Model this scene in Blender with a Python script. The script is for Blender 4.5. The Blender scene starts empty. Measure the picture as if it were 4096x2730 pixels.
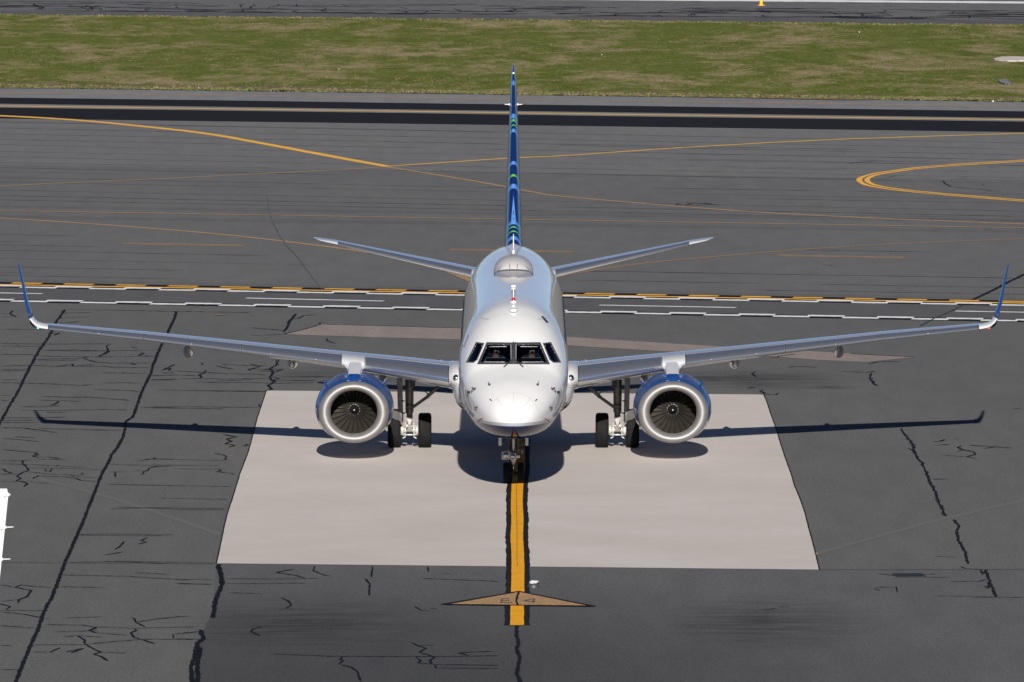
import bpy, bmesh, math, random
from mathutils import Vector, Matrix
from mathutils import noise as mnoise
from mathutils.bvhtree import BVHTree
R = random.Random(11)
rad = math.radians
S = bpy.context.scene
C = S.collection

# ------------------------------------------------------------ camera
CY, CH, PH, F = -267.1165, 20.2566, 0.06022075, 40000.0
cam = bpy.data.cameras.new('camera')
cam.lens = 36.0 * F / 4096
cam.sensor_width = 36
cam.shift_x = -6 / 4096
cam.clip_start = 1
cam.clip_end = 20000
camo = bpy.data.objects.new('camera', cam)
camo.location = (0, CY, CH)
camo.rotation_euler = (math.pi / 2 - PH, 0, 0)
C.objects.link(camo)
S.camera = camo

# ------------------------------------------------------------ light
SUN_EL = rad(23.05)
world = bpy.data.worlds.new('World')
S.world = world
world.use_nodes = True
wn = world.node_tree
bg = wn.nodes['Background']
sky = wn.nodes.new('ShaderNodeTexSky')
sky.sky_type = 'NISHITA'
sky.sun_disc = False
sky.sun_elevation = SUN_EL
sky.sun_rotation = rad(180.6)
sky.air_density = 0.9
sky.altitude = 7000
sky.dust_density = 0.35
sky.ozone_density = 3.5
tint = wn.nodes.new('ShaderNodeMix')
tint.data_type = 'RGBA'; tint.blend_type = 'MULTIPLY'
tint.inputs[0].default_value = 1
tint.inputs[7].default_value = (1.0, 0.98, 1.0, 1)      # white balance of the photograph
wn.links.new(sky.outputs[0], tint.inputs[6])
wn.links.new(tint.outputs[2], bg.inputs[0])
bg.inputs[1].default_value = 0.05
sl = bpy.data.lights.new('sun', 'SUN')
sl.energy = 5.0
sl.angle = rad(0.53)
sl.color = (1.0, 0.95, 0.88)
so = bpy.data.objects.new('sun', sl)
so.rotation_euler = Vector((-0.010, math.cos(SUN_EL), -math.sin(SUN_EL))).to_track_quat('-Z', 'Y').to_euler()
so.location = (0, -100, 60)
C.objects.link(so)
S.view_settings.view_transform = 'Standard'
S.view_settings.look = 'None'
S.view_settings.exposure = 0.3
S.view_settings.gamma = 1
S.view_settings.use_curve_mapping = False

# ------------------------------------------------------------ photo survey: pixel of the 4096 px photograph -> place
def ray(u, v):
    a = (u - 2054) / F
    b = -(v - 1365) / F
    return Vector((a, math.cos(PH) + b * math.sin(PH), -math.sin(PH) + b * math.cos(PH)))
def P(u, v, z=0.0):
    d = ray(u, v)
    t = (z - CH) / d.z
    return (d.x * t, CY + d.y * t, z)
def W(u, v, y):
    d = ray(u, v)
    t = (y - CY) / d.y
    return (d.x * t, y, CH + d.z * t)
def proj(p):
    yy = p[1] - CY
    d = yy * math.cos(PH) + (CH - p[2]) * math.sin(PH)
    return 2054 + F * p[0] / d, 1365 + F * ((CH - p[2]) * math.cos(PH) - yy * math.sin(PH)) / d

# ------------------------------------------------------------ materials
def newmat(name):
    m = bpy.data.materials.new(name)
    m.use_nodes = True
    nt = m.node_tree
    return m, nt, nt.nodes['Principled BSDF']
def setp(b, **k):
    for n, v in k.items():
        b.inputs[n.replace('_', ' ')].default_value = v
def col(c): return (c[0], c[1], c[2], 1)
def noise(nt, scale, detail=4, rough=0.55, sx=1, sy=1, sz=1, src='Object', dist=0):
    tc = nt.nodes.new('ShaderNodeTexCoord')
    mp = nt.nodes.new('ShaderNodeMapping')
    mp.inputs['Scale'].default_value = (sx, sy, sz)
    nt.links.new(tc.outputs[src], mp.inputs[0])
    n = nt.nodes.new('ShaderNodeTexNoise')
    n.inputs['Scale'].default_value = scale
    n.inputs['Detail'].default_value = detail
    n.inputs['Roughness'].default_value = rough
    n.inputs['Distortion'].default_value = dist
    nt.links.new(mp.outputs[0], n.inputs['Vector'])
    return n.outputs['Fac']
def ramp(nt, fac, stops, interp='LINEAR'):
    r = nt.nodes.new('ShaderNodeValToRGB')
    r.color_ramp.interpolation = interp
    el = r.color_ramp.elements
    while len(el) < len(stops): el.new(0.5)
    for e, (p, c) in zip(el, stops):
        e.position = p
        e.color = col(c) if not isinstance(c, (int, float)) else (c, c, c, 1)
    nt.links.new(fac, r.inputs[0])
    return r.outputs[0]
def mix(nt, fac, a, b, mode='MIX'):
    m = nt.nodes.new('ShaderNodeMix')
    m.data_type = 'RGBA'
    m.blend_type = mode
    for sock, val in ((m.inputs[0], fac), (m.inputs[6], a), (m.inputs[7], b)):
        if isinstance(val, (int, float)): sock.default_value = val
        elif isinstance(val, tuple): sock.default_value = col(val)
        else: nt.links.new(val, sock)
    return m.outputs[2]
def math_(nt, op, a, b=0.0, c=None):
    m = nt.nodes.new('ShaderNodeMath')
    m.operation = op
    for i, val in enumerate((a, b) if c is None else (a, b, c)):
        if isinstance(val, (int, float)): m.inputs[i].default_value = val
        else: nt.links.new(val, m.inputs[i])
    return m.outputs[0]
def bump(nt, b, fac, strength=0.3, dist=0.01):
    n = nt.nodes.new('ShaderNodeBump')
    n.inputs['Strength'].default_value = strength
    n.inputs['Distance'].default_value = dist
    nt.links.new(fac, n.inputs['Height'])
    nt.links.new(n.outputs[0], b.inputs['Normal'])
def plain(name, c, rough=0.5, metal=0.0, coat=0.0, spec=0.5, var=0.0, vs=3.0):
    m, nt, b = newmat(name)
    setp(b, Base_Color=col(c), Roughness=rough, Metallic=metal)
    b.inputs['Coat Weight'].default_value = coat
    b.inputs['Coat Roughness'].default_value = 0.04
    b.inputs['Specular IOR Level'].default_value = spec
    if var:
        n = noise(nt, vs, 5)
        lo = tuple(x * (1 - var) for x in c); hi = tuple(min(1, x * (1 + var)) for x in c)
        nt.links.new(ramp(nt, n, [(0.3, lo), (0.7, hi)]), b.inputs['Base Color'])
    return m

def asphalt(name, base, stains=(), amp=0.10, warm=0.0):
    m, nt, b = newmat(name)
    big = noise(nt, 0.10, 5, 0.62, 1, 0.22, 1)
    mid = noise(nt, 1.1, 5, 0.65, 1, 0.13, 1)
    fine = noise(nt, 16, 3, 0.7, 1, 0.25, 1)
    lo = tuple(x * (1 - amp) for x in base); hi = tuple(x * (1 + amp) for x in base)
    c = ramp(nt, mid, [(0.25, lo), (0.75, hi)])
    c = mix(nt, 1.0, c, ramp(nt, big, [(0.3, (0.93, 0.93, 0.945)), (0.7, (1.05, 1.05, 1.03))]), 'MULTIPLY')
    c = mix(nt, 1.0, c, ramp(nt, fine, [(0.25, 0.72), (0.75, 1.25)]), 'MULTIPLY')
    if stains:
        streak = noise(nt, 1.2, 5, 0.7, 0.35, 1.2, 1)
        tc = nt.nodes.new('ShaderNodeTexCoord')
        for (sx, sy, rx, ry, k) in stains:
            mp = nt.nodes.new('ShaderNodeMapping')
            mp.vector_type = 'POINT'
            mp.inputs['Location'].default_value = (-sx / rx, -sy / ry, 0)
            mp.inputs['Scale'].default_value = (1 / rx, 1 / ry, 0)
            nt.links.new(tc.outputs['Object'], mp.inputs[0])
            ln = nt.nodes.new('ShaderNodeVectorMath'); ln.operation = 'LENGTH'
            nt.links.new(mp.outputs[0], ln.inputs[0])
            fall = math_(nt, 'SUBTRACT', 1.0, ln.outputs['Value'])
            f = math_(nt, 'MULTIPLY', math_(nt, 'MAXIMUM', fall, 0), k)
            g = math_(nt, 'MULTIPLY', f, ramp(nt, streak, [(0.38, 0.15), (0.62, 1.0)]))
            c = mix(nt, math_(nt, 'MINIMUM', g, 0.85), c, tuple(x * 0.28 for x in base))
    nt.links.new(c, b.inputs['Base Color'])
    setp(b, Roughness=0.95)
    b.inputs['Specular IOR Level'].default_value = 0.12
    bump(nt, b, fine, 0.25, 0.01)
    return m

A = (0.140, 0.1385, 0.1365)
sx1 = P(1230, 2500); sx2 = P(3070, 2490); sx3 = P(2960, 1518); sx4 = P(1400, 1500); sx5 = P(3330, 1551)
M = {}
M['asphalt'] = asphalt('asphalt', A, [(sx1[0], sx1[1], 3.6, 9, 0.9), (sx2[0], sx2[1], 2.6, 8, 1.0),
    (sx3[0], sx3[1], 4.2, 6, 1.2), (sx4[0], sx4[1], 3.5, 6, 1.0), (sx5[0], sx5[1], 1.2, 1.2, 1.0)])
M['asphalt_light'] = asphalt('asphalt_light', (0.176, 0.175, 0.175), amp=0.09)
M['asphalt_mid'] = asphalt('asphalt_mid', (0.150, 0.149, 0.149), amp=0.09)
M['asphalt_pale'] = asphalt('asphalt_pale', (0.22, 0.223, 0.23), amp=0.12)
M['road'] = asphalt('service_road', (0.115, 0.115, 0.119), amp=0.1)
M['lane_dark'] = asphalt('rubbered_asphalt', (0.132, 0.131, 0.132), amp=0.10)
M['runway'] = asphalt('runway_asphalt', (0.150, 0.145, 0.148), amp=0.15)
M['black_paint'] = plain('black_paint', (0.018, 0.0185, 0.022), 0.9, spec=0.05, var=0.2)
M['tar'] = plain('tar', (0.014, 0.0145, 0.017), 0.7, spec=0.05, var=0.3)
M['tar_mid'] = plain('tar_mid', (0.034, 0.034, 0.038), 0.8, spec=0.1, var=0.4)
M['tar_old'] = plain('tar_old', (0.055, 0.055, 0.062), 0.8, spec=0.2, var=0.3)
M['skid'] = plain('rubber_trace', (0.122, 0.122, 0.125), 0.9, spec=0.1)
M['worn_black'] = plain('worn_black_paint', (0.13, 0.11, 0.10), 0.9, spec=0.1, var=0.3, vs=6)
M['seam_pale'] = plain('seam_pale', (0.158, 0.155, 0.15), 0.9, spec=0.1)
def paint(name, c, wear, under, sc=2.5):
    m, nt, b = newmat(name)
    n = noise(nt, sc, 6, 0.7, 1, 0.5, 1)
    n2 = noise(nt, 22, 3, 0.7)
    cc = ramp(nt, n, [(0.3, tuple(x * 0.82 for x in c)), (0.65, c)])
    k = ramp(nt, n2, [(0.5 - wear, 1.0), (0.62 - wear, 0.0)]) if wear > 0 else None
    if k is not None:
        cc = mix(nt, k, cc, under)
    nt.links.new(cc, b.inputs['Base Color'])
    setp(b, Roughness=0.75)
    b.inputs['Specular IOR Level'].default_value = 0.2
    return m
M['yellow'] = paint('yellow_paint', (0.95, 0.43, 0.012), 0.0, A)
M['orange'] = paint('orange_paint', (0.98, 0.52, 0.08), 0.0, A)
M['faded'] = paint('faded_paint', (0.60, 0.34, 0.13), 0.10, A)
M['tan'] = paint('tan_paint', (0.38, 0.25, 0.15), 0.10, (0.12, 0.10, 0.08))
M['white_paint'] = paint('white_paint', (0.92, 0.92, 0.93), 0.0, A)

def concrete():
    m, nt, b = newmat('concrete')
    a = noise(nt, 0.6, 6, 0.6, 0.5, 0.35, 1)
    f = noise(nt, 4, 4, 0.7, 0.5, 0.6, 1)
    big = noise(nt, 0.10, 3, 0.5)
    c = ramp(nt, a, [(0.25, (0.575, 0.52, 0.48)), (0.55, (0.625, 0.57, 0.53)), (0.8, (0.65, 0.605, 0.57))])
    c = mix(nt, 1, c, ramp(nt, f, [(0.25, 0.95), (0.7, 1.03)]), 'MULTIPLY')
    c = mix(nt, 1, c, ramp(nt, big, [(0.35, (0.97, 0.965, 0.96)), (0.65, (1.02, 1.025, 1.03))]), 'MULTIPLY')
    nt.links.new(c, b.inputs['Base Color'])
    setp(b, Roughness=0.9)
    b.inputs['Specular IOR Level'].default_value = 0.2
    bump(nt, b, f, 0.15, 0.005)
    return m
M['concrete'] = concrete()
M['patch'] = asphalt('brown_concrete', (0.30, 0.25, 0.225), amp=0.14)
def grassmat():
    m, nt, b = newmat('grass')
    a = noise(nt, 0.16, 6, 0.68, 0.8, 0.22, 1, dist=0.5)
    d = noise(nt, 0.55, 6, 0.75, 0.9, 0.25, 1, dist=0.4)
    f = noise(nt, 4.0, 4, 0.75, 1.0, 0.3, 1)
    g = ramp(nt, d, [(0.3, (0.085, 0.112, 0.018)), (0.5, (0.132, 0.152, 0.030)), (0.68, (0.185, 0.180, 0.055))])
    dry = ramp(nt, f, [(0.3, (0.27, 0.205, 0.115)), (0.7, (0.42, 0.325, 0.20))])
    k = ramp(nt, math_(nt, 'ADD', math_(nt, 'MULTIPLY', a, 0.6), math_(nt, 'MULTIPLY', d, 0.4)), [(0.49, 0.0), (0.61, 0.95)])
    c = mix(nt, k, g, dry)
    c = mix(nt, 1, c, ramp(nt, f, [(0.3, 0.72), (0.7, 1.22)]), 'MULTIPLY')
    nt.links.new(c, b.inputs['Base Color'])
    setp(b, Roughness=1)
    b.inputs['Specular IOR Level'].default_value = 0.05
    bump(nt, b, f, 0.6, 0.08)
    return m
M['grass'] = grassmat()
M['verge'] = asphalt('dry_soil', (0.17, 0.125, 0.08), amp=0.4)
M['blade_green'] = plain('blade_green', (0.085, 0.112, 0.022), 0.8, spec=0.1, var=0.35, vs=0.5)
M['blade_dry'] = plain('blade_dry', (0.16, 0.13, 0.07), 0.9, spec=0.1, var=0.3, vs=0.5)

def airwhite():
    m, nt, b = newmat('white_airframe_paint')
    n = noise(nt, 1.5, 5, 0.6, 1, 0.3, 1)
    nt.links.new(ramp(nt, n, [(0.3, (0.68, 0.68, 0.68)), (0.7, (0.71, 0.71, 0.71))]), b.inputs['Base Color'])
    setp(b, Roughness=0.6)
    b.inputs['Specular IOR Level'].default_value = 0.0
    b.inputs['Coat Weight'].default_value = 0.62
    b.inputs['Coat Roughness'].default_value = 0.045
    b.inputs['Coat IOR'].default_value = 1.5
    return m
M['white'] = airwhite()
def fuselage_paint(name, lo, hi):
    m, nt, b = newmat(name)
    n = noise(nt, 1.5, 5, 0.6, 1, 0.3, 1)
    c = ramp(nt, n, [(0.3, (0.68, 0.68, 0.68)), (0.7, (0.71, 0.71, 0.71))])
    tc = nt.nodes.new('ShaderNodeTexCoord'); sp = nt.nodes.new('ShaderNodeSeparateXYZ'); nt.links.new(tc.outputs['Object'], sp.inputs[0])
    c = mix(nt, math_(nt, 'LESS_THAN', sp.outputs['Z'], hi), c, (0.33, 0.36, 0.39))
    c = mix(nt, math_(nt, 'LESS_THAN', sp.outputs['Z'], lo), c, (0.012, 0.016, 0.045))
    nt.links.new(c, b.inputs['Base Color'])
    setp(b, Roughness=0.5)
    b.inputs['Specular IOR Level'].default_value = 0.0
    b.inputs['Coat Weight'].default_value = 0.75
    b.inputs['Coat Roughness'].default_value = 0.035
    return m
M['fuselage'] = fuselage_paint('fuselage_paint', 1.86, 1.95)
M['fairing'] = fuselage_paint('fairing_paint', 1.60, 1.66)
M['jet_white'] = plain('parked_jet_white', (0.50, 0.50, 0.53), 0.5)
M['belly_grey'] = plain('light_grey_paint', (0.62, 0.62, 0.63), 0.25, coat=1.0, var=0.05)
M['dome'] = plain('dome_grey', (0.40, 0.39, 0.39), 0.5, coat=0.3, var=0.04)
M['root'] = plain('root_fairing_white', (0.62, 0.61, 0.60), 0.4, coat=0.95)
M['wing_grey'] = plain('wing_grey', (0.52, 0.53, 0.55), 0.32, coat=0.95, var=0.05)
M['chrome'] = plain('polished_aluminium', (0.88, 0.88, 0.89), 0.13, 0.92)
def brushed():
    m, nt, b = newmat('brushed_aluminium')
    n = noise(nt, 6, 4, 0.6)
    nt.links.new(ramp(nt, n, [(0.3, (0.36, 0.35, 0.345)), (0.7, (0.40, 0.39, 0.385))]), b.inputs['Base Color'])
    nt.links.new(ramp(nt, n, [(0.3, 0.56), (0.7, 0.64)]), b.inputs['Roughness'])
    b.inputs['Metallic'].default_value = 0.75
    return m
M['lip'] = brushed()
M['pod'] = plain('dark_grey_gloss', (0.22, 0.22, 0.23), 0.25, coat=1.0)
M['blue'] = plain('royal_blue_paint', (0.008, 0.052, 0.22), 0.4, coat=0.3)
M['wingblue'] = plain('winglet_blue_paint', (0.008, 0.05, 0.20), 0.3, coat=0.4)
M['doorblue'] = plain('dark_glossy_door', (0.02, 0.035, 0.07), 0.15, coat=1.0)
M['black'] = plain('black_rubber_seal', (0.012, 0.012, 0.013), 0.6)
M['frame'] = plain('window_frame', (0.10, 0.102, 0.12), 0.4, 0.5)
M['gear_grey'] = plain('gear_grey', (0.20, 0.195, 0.19), 0.45, 0.3, var=0.25, vs=8)
M['gear_dark'] = plain('gear_dark', (0.06, 0.058, 0.056), 0.5, 0.3, var=0.25, vs=8)
M['gear_white'] = plain('gear_white', (0.62, 0.60, 0.57), 0.35, 0.3, var=0.2, vs=10)
M['steel'] = plain('bare_steel', (0.75, 0.73, 0.70), 0.2, 1.0)
M['tyre'] = plain('tyre_rubber', (0.010, 0.010, 0.011), 0.8, spec=0.2, var=0.3, vs=6)
M['duct'] = plain('duct_liner', (0.02, 0.019, 0.018), 0.8, spec=0.1)
M['fan'] = plain('fan_titanium', (0.24, 0.215, 0.185), 0.25, 0.88, var=0.2, vs=5)
M['spinner'] = plain('spinner_black', (0.012, 0.012, 0.014), 0.3)
M['markwhite'] = plain('white_marking', (0.75, 0.75, 0.75), 0.4)
M['dark'] = plain('dark_interior', (0.008, 0.009, 0.012), 0.9, spec=0.1)
M['shade'] = plain('sun_shade', (0.65, 0.70, 0.80), 0.7)
M['skin'] = plain('skin', (0.48, 0.27, 0.19), 0.5)
M['hair'] = plain('hair', (0.02, 0.015, 0.012), 0.6)
M['shirt'] = plain('white_shirt', (0.45, 0.50, 0.55), 0.8)
M['navy'] = plain('navy_cloth', (0.012, 0.016, 0.03), 0.8)
M['brown'] = plain('probe_brown', (0.09, 0.045, 0.035), 0.4, 0.3)
M['panel'] = plain('panel_seam', (0.42, 0.42, 0.44), 0.5)
M['red'] = plain('red_lens', (0.45, 0.01, 0.015), 0.15, coat=1)
M['cone_yellow'] = plain('marker_yellow', (0.80, 0.42, 0.03), 0.5)
def glassmat():
    m, nt, b = newmat('cockpit_glass')
    nt.nodes.remove(b)
    out = nt.nodes['Material Output']
    t = nt.nodes.new('ShaderNodeBsdfTransparent'); t.inputs[0].default_value = (0.40, 0.45, 0.49, 1)
    g = nt.nodes.new('ShaderNodeBsdfGlossy'); g.inputs['Roughness'].default_value = 0.02
    f = nt.nodes.new('ShaderNodeFresnel'); f.inputs[0].default_value = 1.45
    mx = nt.nodes.new('ShaderNodeMixShader')
    nt.links.new(f.outputs[0], mx.inputs[0]); nt.links.new(t.outputs[0], mx.inputs[1]); nt.links.new(g.outputs[0], mx.inputs[2])
    nt.links.new(mx.outputs[0], out.inputs[0])
    return m
M['glass'] = glassmat()
def lampglass(name, tint=(0.9, 0.9, 0.9)):
    m, nt, b = newmat(name)
    setp(b, Base_Color=col(tuple(x * .6 for x in tint)), Metallic=1.0, Roughness=0.22)
    return m
M['reflector'] = lampglass('lamp_reflector')
def emit(name, c, s):
    m, nt, b = newmat(name)
    b.inputs['Emission Color'].default_value = col(c)
    b.inputs['Emission Strength'].default_value = s
    setp(b, Base_Color=col(c), Roughness=0.2)
    return m
M['nav_green'] = emit('green_navigation_lens', (0.1, 1.0, 0.6), 1.2)
M['nav_red'] = emit('red_navigation_lens', (1.0, 0.05, 0.03), 2.2)

# ------------------------------------------------------------ mesh helpers
ORI = {}
def origin(o): return ORI.get(o.name, Vector((0, 0, 0))) if o else Vector((0, 0, 0))
def tag(o, label=None, cat=None, group=None, kind=None):
    if label: o['label'] = label
    if cat: o['category'] = cat
    if group: o['group'] = group
    if kind: o['kind'] = kind
    return o
def thing(name, loc, label, cat, group=None):
    o = bpy.data.objects.new(name, None)
    o.location = loc
    o.empty_display_size = 0.3
    C.objects.link(o)
    ORI[o.name] = Vector(loc)
    return tag(o, label, cat, group)
def obj(name, vs, fs, mat, parent=None, smooth=True, recalc=True, auto=None):
    og = origin(parent)
    me = bpy.data.meshes.new(name)
    me.from_pydata([(v[0] - og.x, v[1] - og.y, v[2] - og.z) for v in vs], [], fs)
    if recalc:
        bm = bmesh.new(); bm.from_mesh(me)
        bmesh.ops.remove_doubles(bm, verts=bm.verts, dist=1e-5)
        bmesh.ops.recalc_face_normals(bm, faces=bm.faces)
        if auto is not None:
            for e in bm.edges:
                if len(e.link_faces) == 2 and e.calc_face_angle(0) > auto: e.smooth = False
        bm.to_mesh(me); bm.free()
    mats = mat if isinstance(mat, (list, tuple)) else [mat]
    for m_ in mats: me.materials.append(m_)
    if smooth: me.polygons.foreach_set('use_smooth', [True] * len(me.polygons))
    o = bpy.data.objects.new(name, me)
    C.objects.link(o)
    if parent:
        o.parent = parent
        ORI[o.name] = og
    return o
def link(name, me, parent, loc=(0, 0, 0), rot=None):
    o = bpy.data.objects.new(name, me)
    C.objects.link(o)
    og = origin(parent)
    o.parent = parent
    o.location = Vector(loc) - og
    if rot: o.rotation_euler = rot
    ORI[o.name] = og
    return o
class G:
    def __init__(s): s.v = []; s.f = []
    def add(s, vs, fs):
        n = len(s.v); s.v += [tuple(p) for p in vs]; s.f += [tuple(i + n for i in q) for q in fs]; return s
    def box(s, c, d, m=None):
        vs = [Vector((c[0] + i * d[0] / 2, c[1] + j * d[1] / 2, c[2] + k * d[2] / 2)) for i in (-1, 1) for j in (-1, 1) for k in (-1, 1)]
        if m:
            cc = Vector(c); vs = [cc + m @ (p - cc) for p in vs]
        return s.add(vs, [(0, 1, 3, 2), (4, 6, 7, 5), (0, 4, 5, 1), (2, 3, 7, 6), (0, 2, 6, 4), (1, 5, 7, 3)])
    def tube(s, pts, r, n=10, cap=True):
        pts = [Vector(p) for p in pts]
        rs = r if isinstance(r, (list, tuple)) else [r] * len(pts)
        rings = []
        for i, p in enumerate(pts):
            d = (pts[min(i + 1, len(pts) - 1)] - pts[max(i - 1, 0)]).normalized()
            a = d.orthogonal().normalized() if i == 0 else (a - d * a.dot(d)).normalized()
            b = d.cross(a)
            rings.append([p + (a * math.cos(t) + b * math.sin(t)) * rs[i] for t in [2 * math.pi * k / n for k in range(n)]])
        return s.loft(rings, cap)
    def loft(s, rings, cap=True, closed=True):
        n = len(rings[0]); base = len(s.v)
        for r in rings: s.v += [tuple(p) for p in r]
        for i in range(len(rings) - 1):
            for k in range(n if closed else n - 1):
                k2 = (k + 1) % n
                s.f.append((base + i * n + k, base + i * n + k2, base + (i + 1) * n + k2, base + (i + 1) * n + k))
        if cap:
            s.f.append(tuple(base + k for k in range(n))[::-1])
            s.f.append(tuple(base + (len(rings) - 1) * n + k for k in range(n)))
        return s
    def rev(s, prof, c, axis='y', n=32, closed=False):
        rings = []
        for (a, r) in prof:
            ring = []
            for k in range(n):
                t = 2 * math.pi * k / n
                if axis == 'y': ring.append((c[0] + r * math.cos(t), c[1] + a, c[2] + r * math.sin(t)))
                elif axis == 'x': ring.append((c[0] + a, c[1] + r * math.cos(t), c[2] + r * math.sin(t)))
                else: ring.append((c[0] + r * math.cos(t), c[1] + r * math.sin(t), c[2] + a))
            rings.append(ring)
        if closed: rings.append(rings[0])
        return s.loft(rings, cap=False)
    def obj(s, name, mat, parent=None, **k): return obj(name, s.v, s.f, mat, parent, **k)
def lerp(a, b, t): return a + (b - a) * t
def interp(tab, x):
    if x <= tab[0][0]: return tab[0][1:]
    for (p, q) in zip(tab, tab[1:]):
        if x <= q[0]:
            t = (x - p[0]) / (q[0] - p[0])
            return tuple(lerp(a, b, t) for a, b in zip(p[1:], q[1:]))
    return tab[-1][1:]
def smooth_tab(tab, x):            # Catmull-Rom through the table
    n = len(tab)
    if x <= tab[0][0]: return tab[0][1:]
    if x >= tab[-1][0]: return tab[-1][1:]
    i = max(k for k in range(n - 1) if tab[k][0] <= x)
    x0, x1 = tab[i][0], tab[i + 1][0]; h = x1 - x0; t = (x - x0) / h
    out = []
    for c in range(1, len(tab[0])):
        def sl(k):
            if k == 0: return (tab[1][c] - tab[0][c]) / (tab[1][0] - tab[0][0]) 
            if k == n - 1: return (tab[-1][c] - tab[-2][c]) / (tab[-1][0] - tab[-2][0])
            a = (tab[k][c] - tab[k - 1][c]) / (tab[k][0] - tab[k - 1][0]); b = (tab[k + 1][c] - tab[k][c]) / (tab[k + 1][0] - tab[k][0])
            return 0 if a * b <= 0 else 2 * a * b / (a + b)
        m0, m1 = sl(i), sl(i + 1); p0, p1 = tab[i][c], tab[i + 1][c]
        out.append((2*t**3 - 3*t**2 + 1) * p0 + (t**3 - 2*t**2 + t) * h * m0 + (-2*t**3 + 3*t**2) * p1 + (t**3 - t**2) * h * m1)
    return tuple(out)

# ============================================================ SETTING
def edge(v0, v1, u0=0, u1=4096, ext=900):
    a = Vector(P(u0, v0)); b = Vector(P(u1, v1)); d = (b - a).normalized()
    return a - d * ext, b + d * ext
def sheet(name, top, bot, mat, z, kind='structure', wob=0.0, n=2):
    (a, b), (c, d) = edge(*top), edge(*bot)
    vs, fs = [], []
    for i in range(n):
        t = i / (n - 1)
        p = a.lerp(b, t); q = c.lerp(d, t)
        w1 = R.uniform(-wob, wob) if wob else 0; w2 = R.uniform(-wob, wob) if wob else 0
        vs += [(p.x, p.y + w1, z), (q.x, q.y + w2, z)]
        if i: fs.append((2 * i - 2, 2 * i - 1, 2 * i + 1, 2 * i))
    return tag(obj(name, vs, fs, mat, smooth=False), kind=kind)
far = 6000
tag(obj('ground', [(-far, -700, -0.06), (far, -700, -0.06), (far, far, -0.06), (-far, far, -0.06)], [(0, 1, 2, 3)], M['grass'], smooth=False), kind='structure')
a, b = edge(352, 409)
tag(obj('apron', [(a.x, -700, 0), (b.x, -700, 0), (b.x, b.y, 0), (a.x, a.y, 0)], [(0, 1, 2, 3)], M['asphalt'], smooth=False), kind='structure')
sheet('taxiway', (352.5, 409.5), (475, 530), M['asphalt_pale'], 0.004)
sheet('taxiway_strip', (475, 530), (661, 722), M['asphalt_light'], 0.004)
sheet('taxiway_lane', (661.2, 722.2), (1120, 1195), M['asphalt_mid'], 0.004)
# runway shoulder and runway beyond the grass
a, b = edge(60, 103); c, d = edge(44, 84)
tag(obj('runway_shoulder', [tuple(a), tuple(b), tuple(d), tuple(c)], [(0, 1, 2, 3)], M['road'], smooth=False), kind='structure')
tag(obj('runway', [(c.x, c.y, 0.004), (d.x, d.y, 0.004), (d.x, d.y + 200, 0.004), (c.x, c.y + 200, 0.004)], [(0, 1, 2, 3)], M['runway'], smooth=False), kind='structure')

def ribbon_px(g, pts, wx, wy, jit=0.0, step=None, z=0.02, taper=True, ju=None, kr=None):
    """pts in photo pixels; strip laid on the pavement, wx / wy its width across and along the view (metres)"""
    q = [pts[0]]
    for (p0, p1) in zip(pts, pts[1:]):
        n = 1
        if step:
            n = max(1, int(math.hypot(p1[0] - p0[0], (p1[1] - p0[1]) * 3) / step))
        for i in range(1, n + 1):
            t = i / n
            ju_ = jit if ju is None else ju
            q.append((lerp(p0[0], p1[0], t) + R.uniform(-ju_, ju_), lerp(p0[1], p1[1], t) + R.uniform(-jit, jit) * 0.25))
    w = [Vector(P(u, v, z)) for u, v in q]
    L, Rr = [], []
    for i, p in enumerate(w):
        d = w[min(i + 1, len(w) - 1)] - w[max(i - 1, 0)]
        if d.length < 1e-6: d = Vector((1, 0, 0))
        d.normalize()
        k = 1.0 * (R.uniform(0.6, 1.3) if jit and kr is None else (R.uniform(1 - kr, 1 + kr) if kr else 1))
        if taper and i in (0, len(w) - 1): k *= 0.25
        o = Vector((-d.y * wx / 2, d.x * wy / 2, 0)) * k
        L.append(p + o); Rr.append(p - o)
    g.loft([[l, r] for l, r in zip(L, Rr)], cap=False, closed=False)
    return g
def strip_obj(name, lines, wx, wy, mat, z, jit=0.0, step=None, kind='structure', taper=False, kr=0.12):
    g = G()
    for pts in lines: ribbon_px(g, pts, wx, wy, jit, step, z, taper, None, kr)
    return tag(g.obj(name, mat, recalc=False, smooth=False), kind=kind)
def curve(pts, n=10):
    out = []
    for i in range(len(pts) - 1):
        p0 = pts[max(i - 1, 0)]; p1 = pts[i]; p2 = pts[i + 1]; p3 = pts[min(i + 2, len(pts) - 1)]
        for k in range(n):
            t = k / n
            out.append(tuple(0.5 * (2*b_ + (c_ - a_) * t + (2*a_ - 5*b_ + 4*c_ - d_) * t*t + (-a_ + 3*b_ - 3*c_ + d_) * t**3) for a_, b_, c_, d_ in zip(p0, p1, p2, p3)))
    out.append(pts[-1])
    return out
# black edge bands of the far taxiway with their yellow lines
sheet('black_band', (391, 446), (417, 474), M['black_paint'], 0.008, wob=0.25, n=160)
sheet('black_band', (431.5, 488), (475, 530), M['black_paint'], 0.008, wob=0.25, n=160)
strip_obj('taxiway_edge_line', [[(-900, 357), (0, 370), (1400, 388), (2700, 407), (4096, 426), (5000, 438)]], .5, .85, M['faded'], 0.012, 0.3, 60)
strip_obj('taxiway_edge_line', [[(-900, 412), (0, 424.5), (1400, 443), (2700, 461.5), (4096, 480), (5000, 493)]], .5, .95, M['orange'], 0.012, 0.3, 60)
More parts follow.
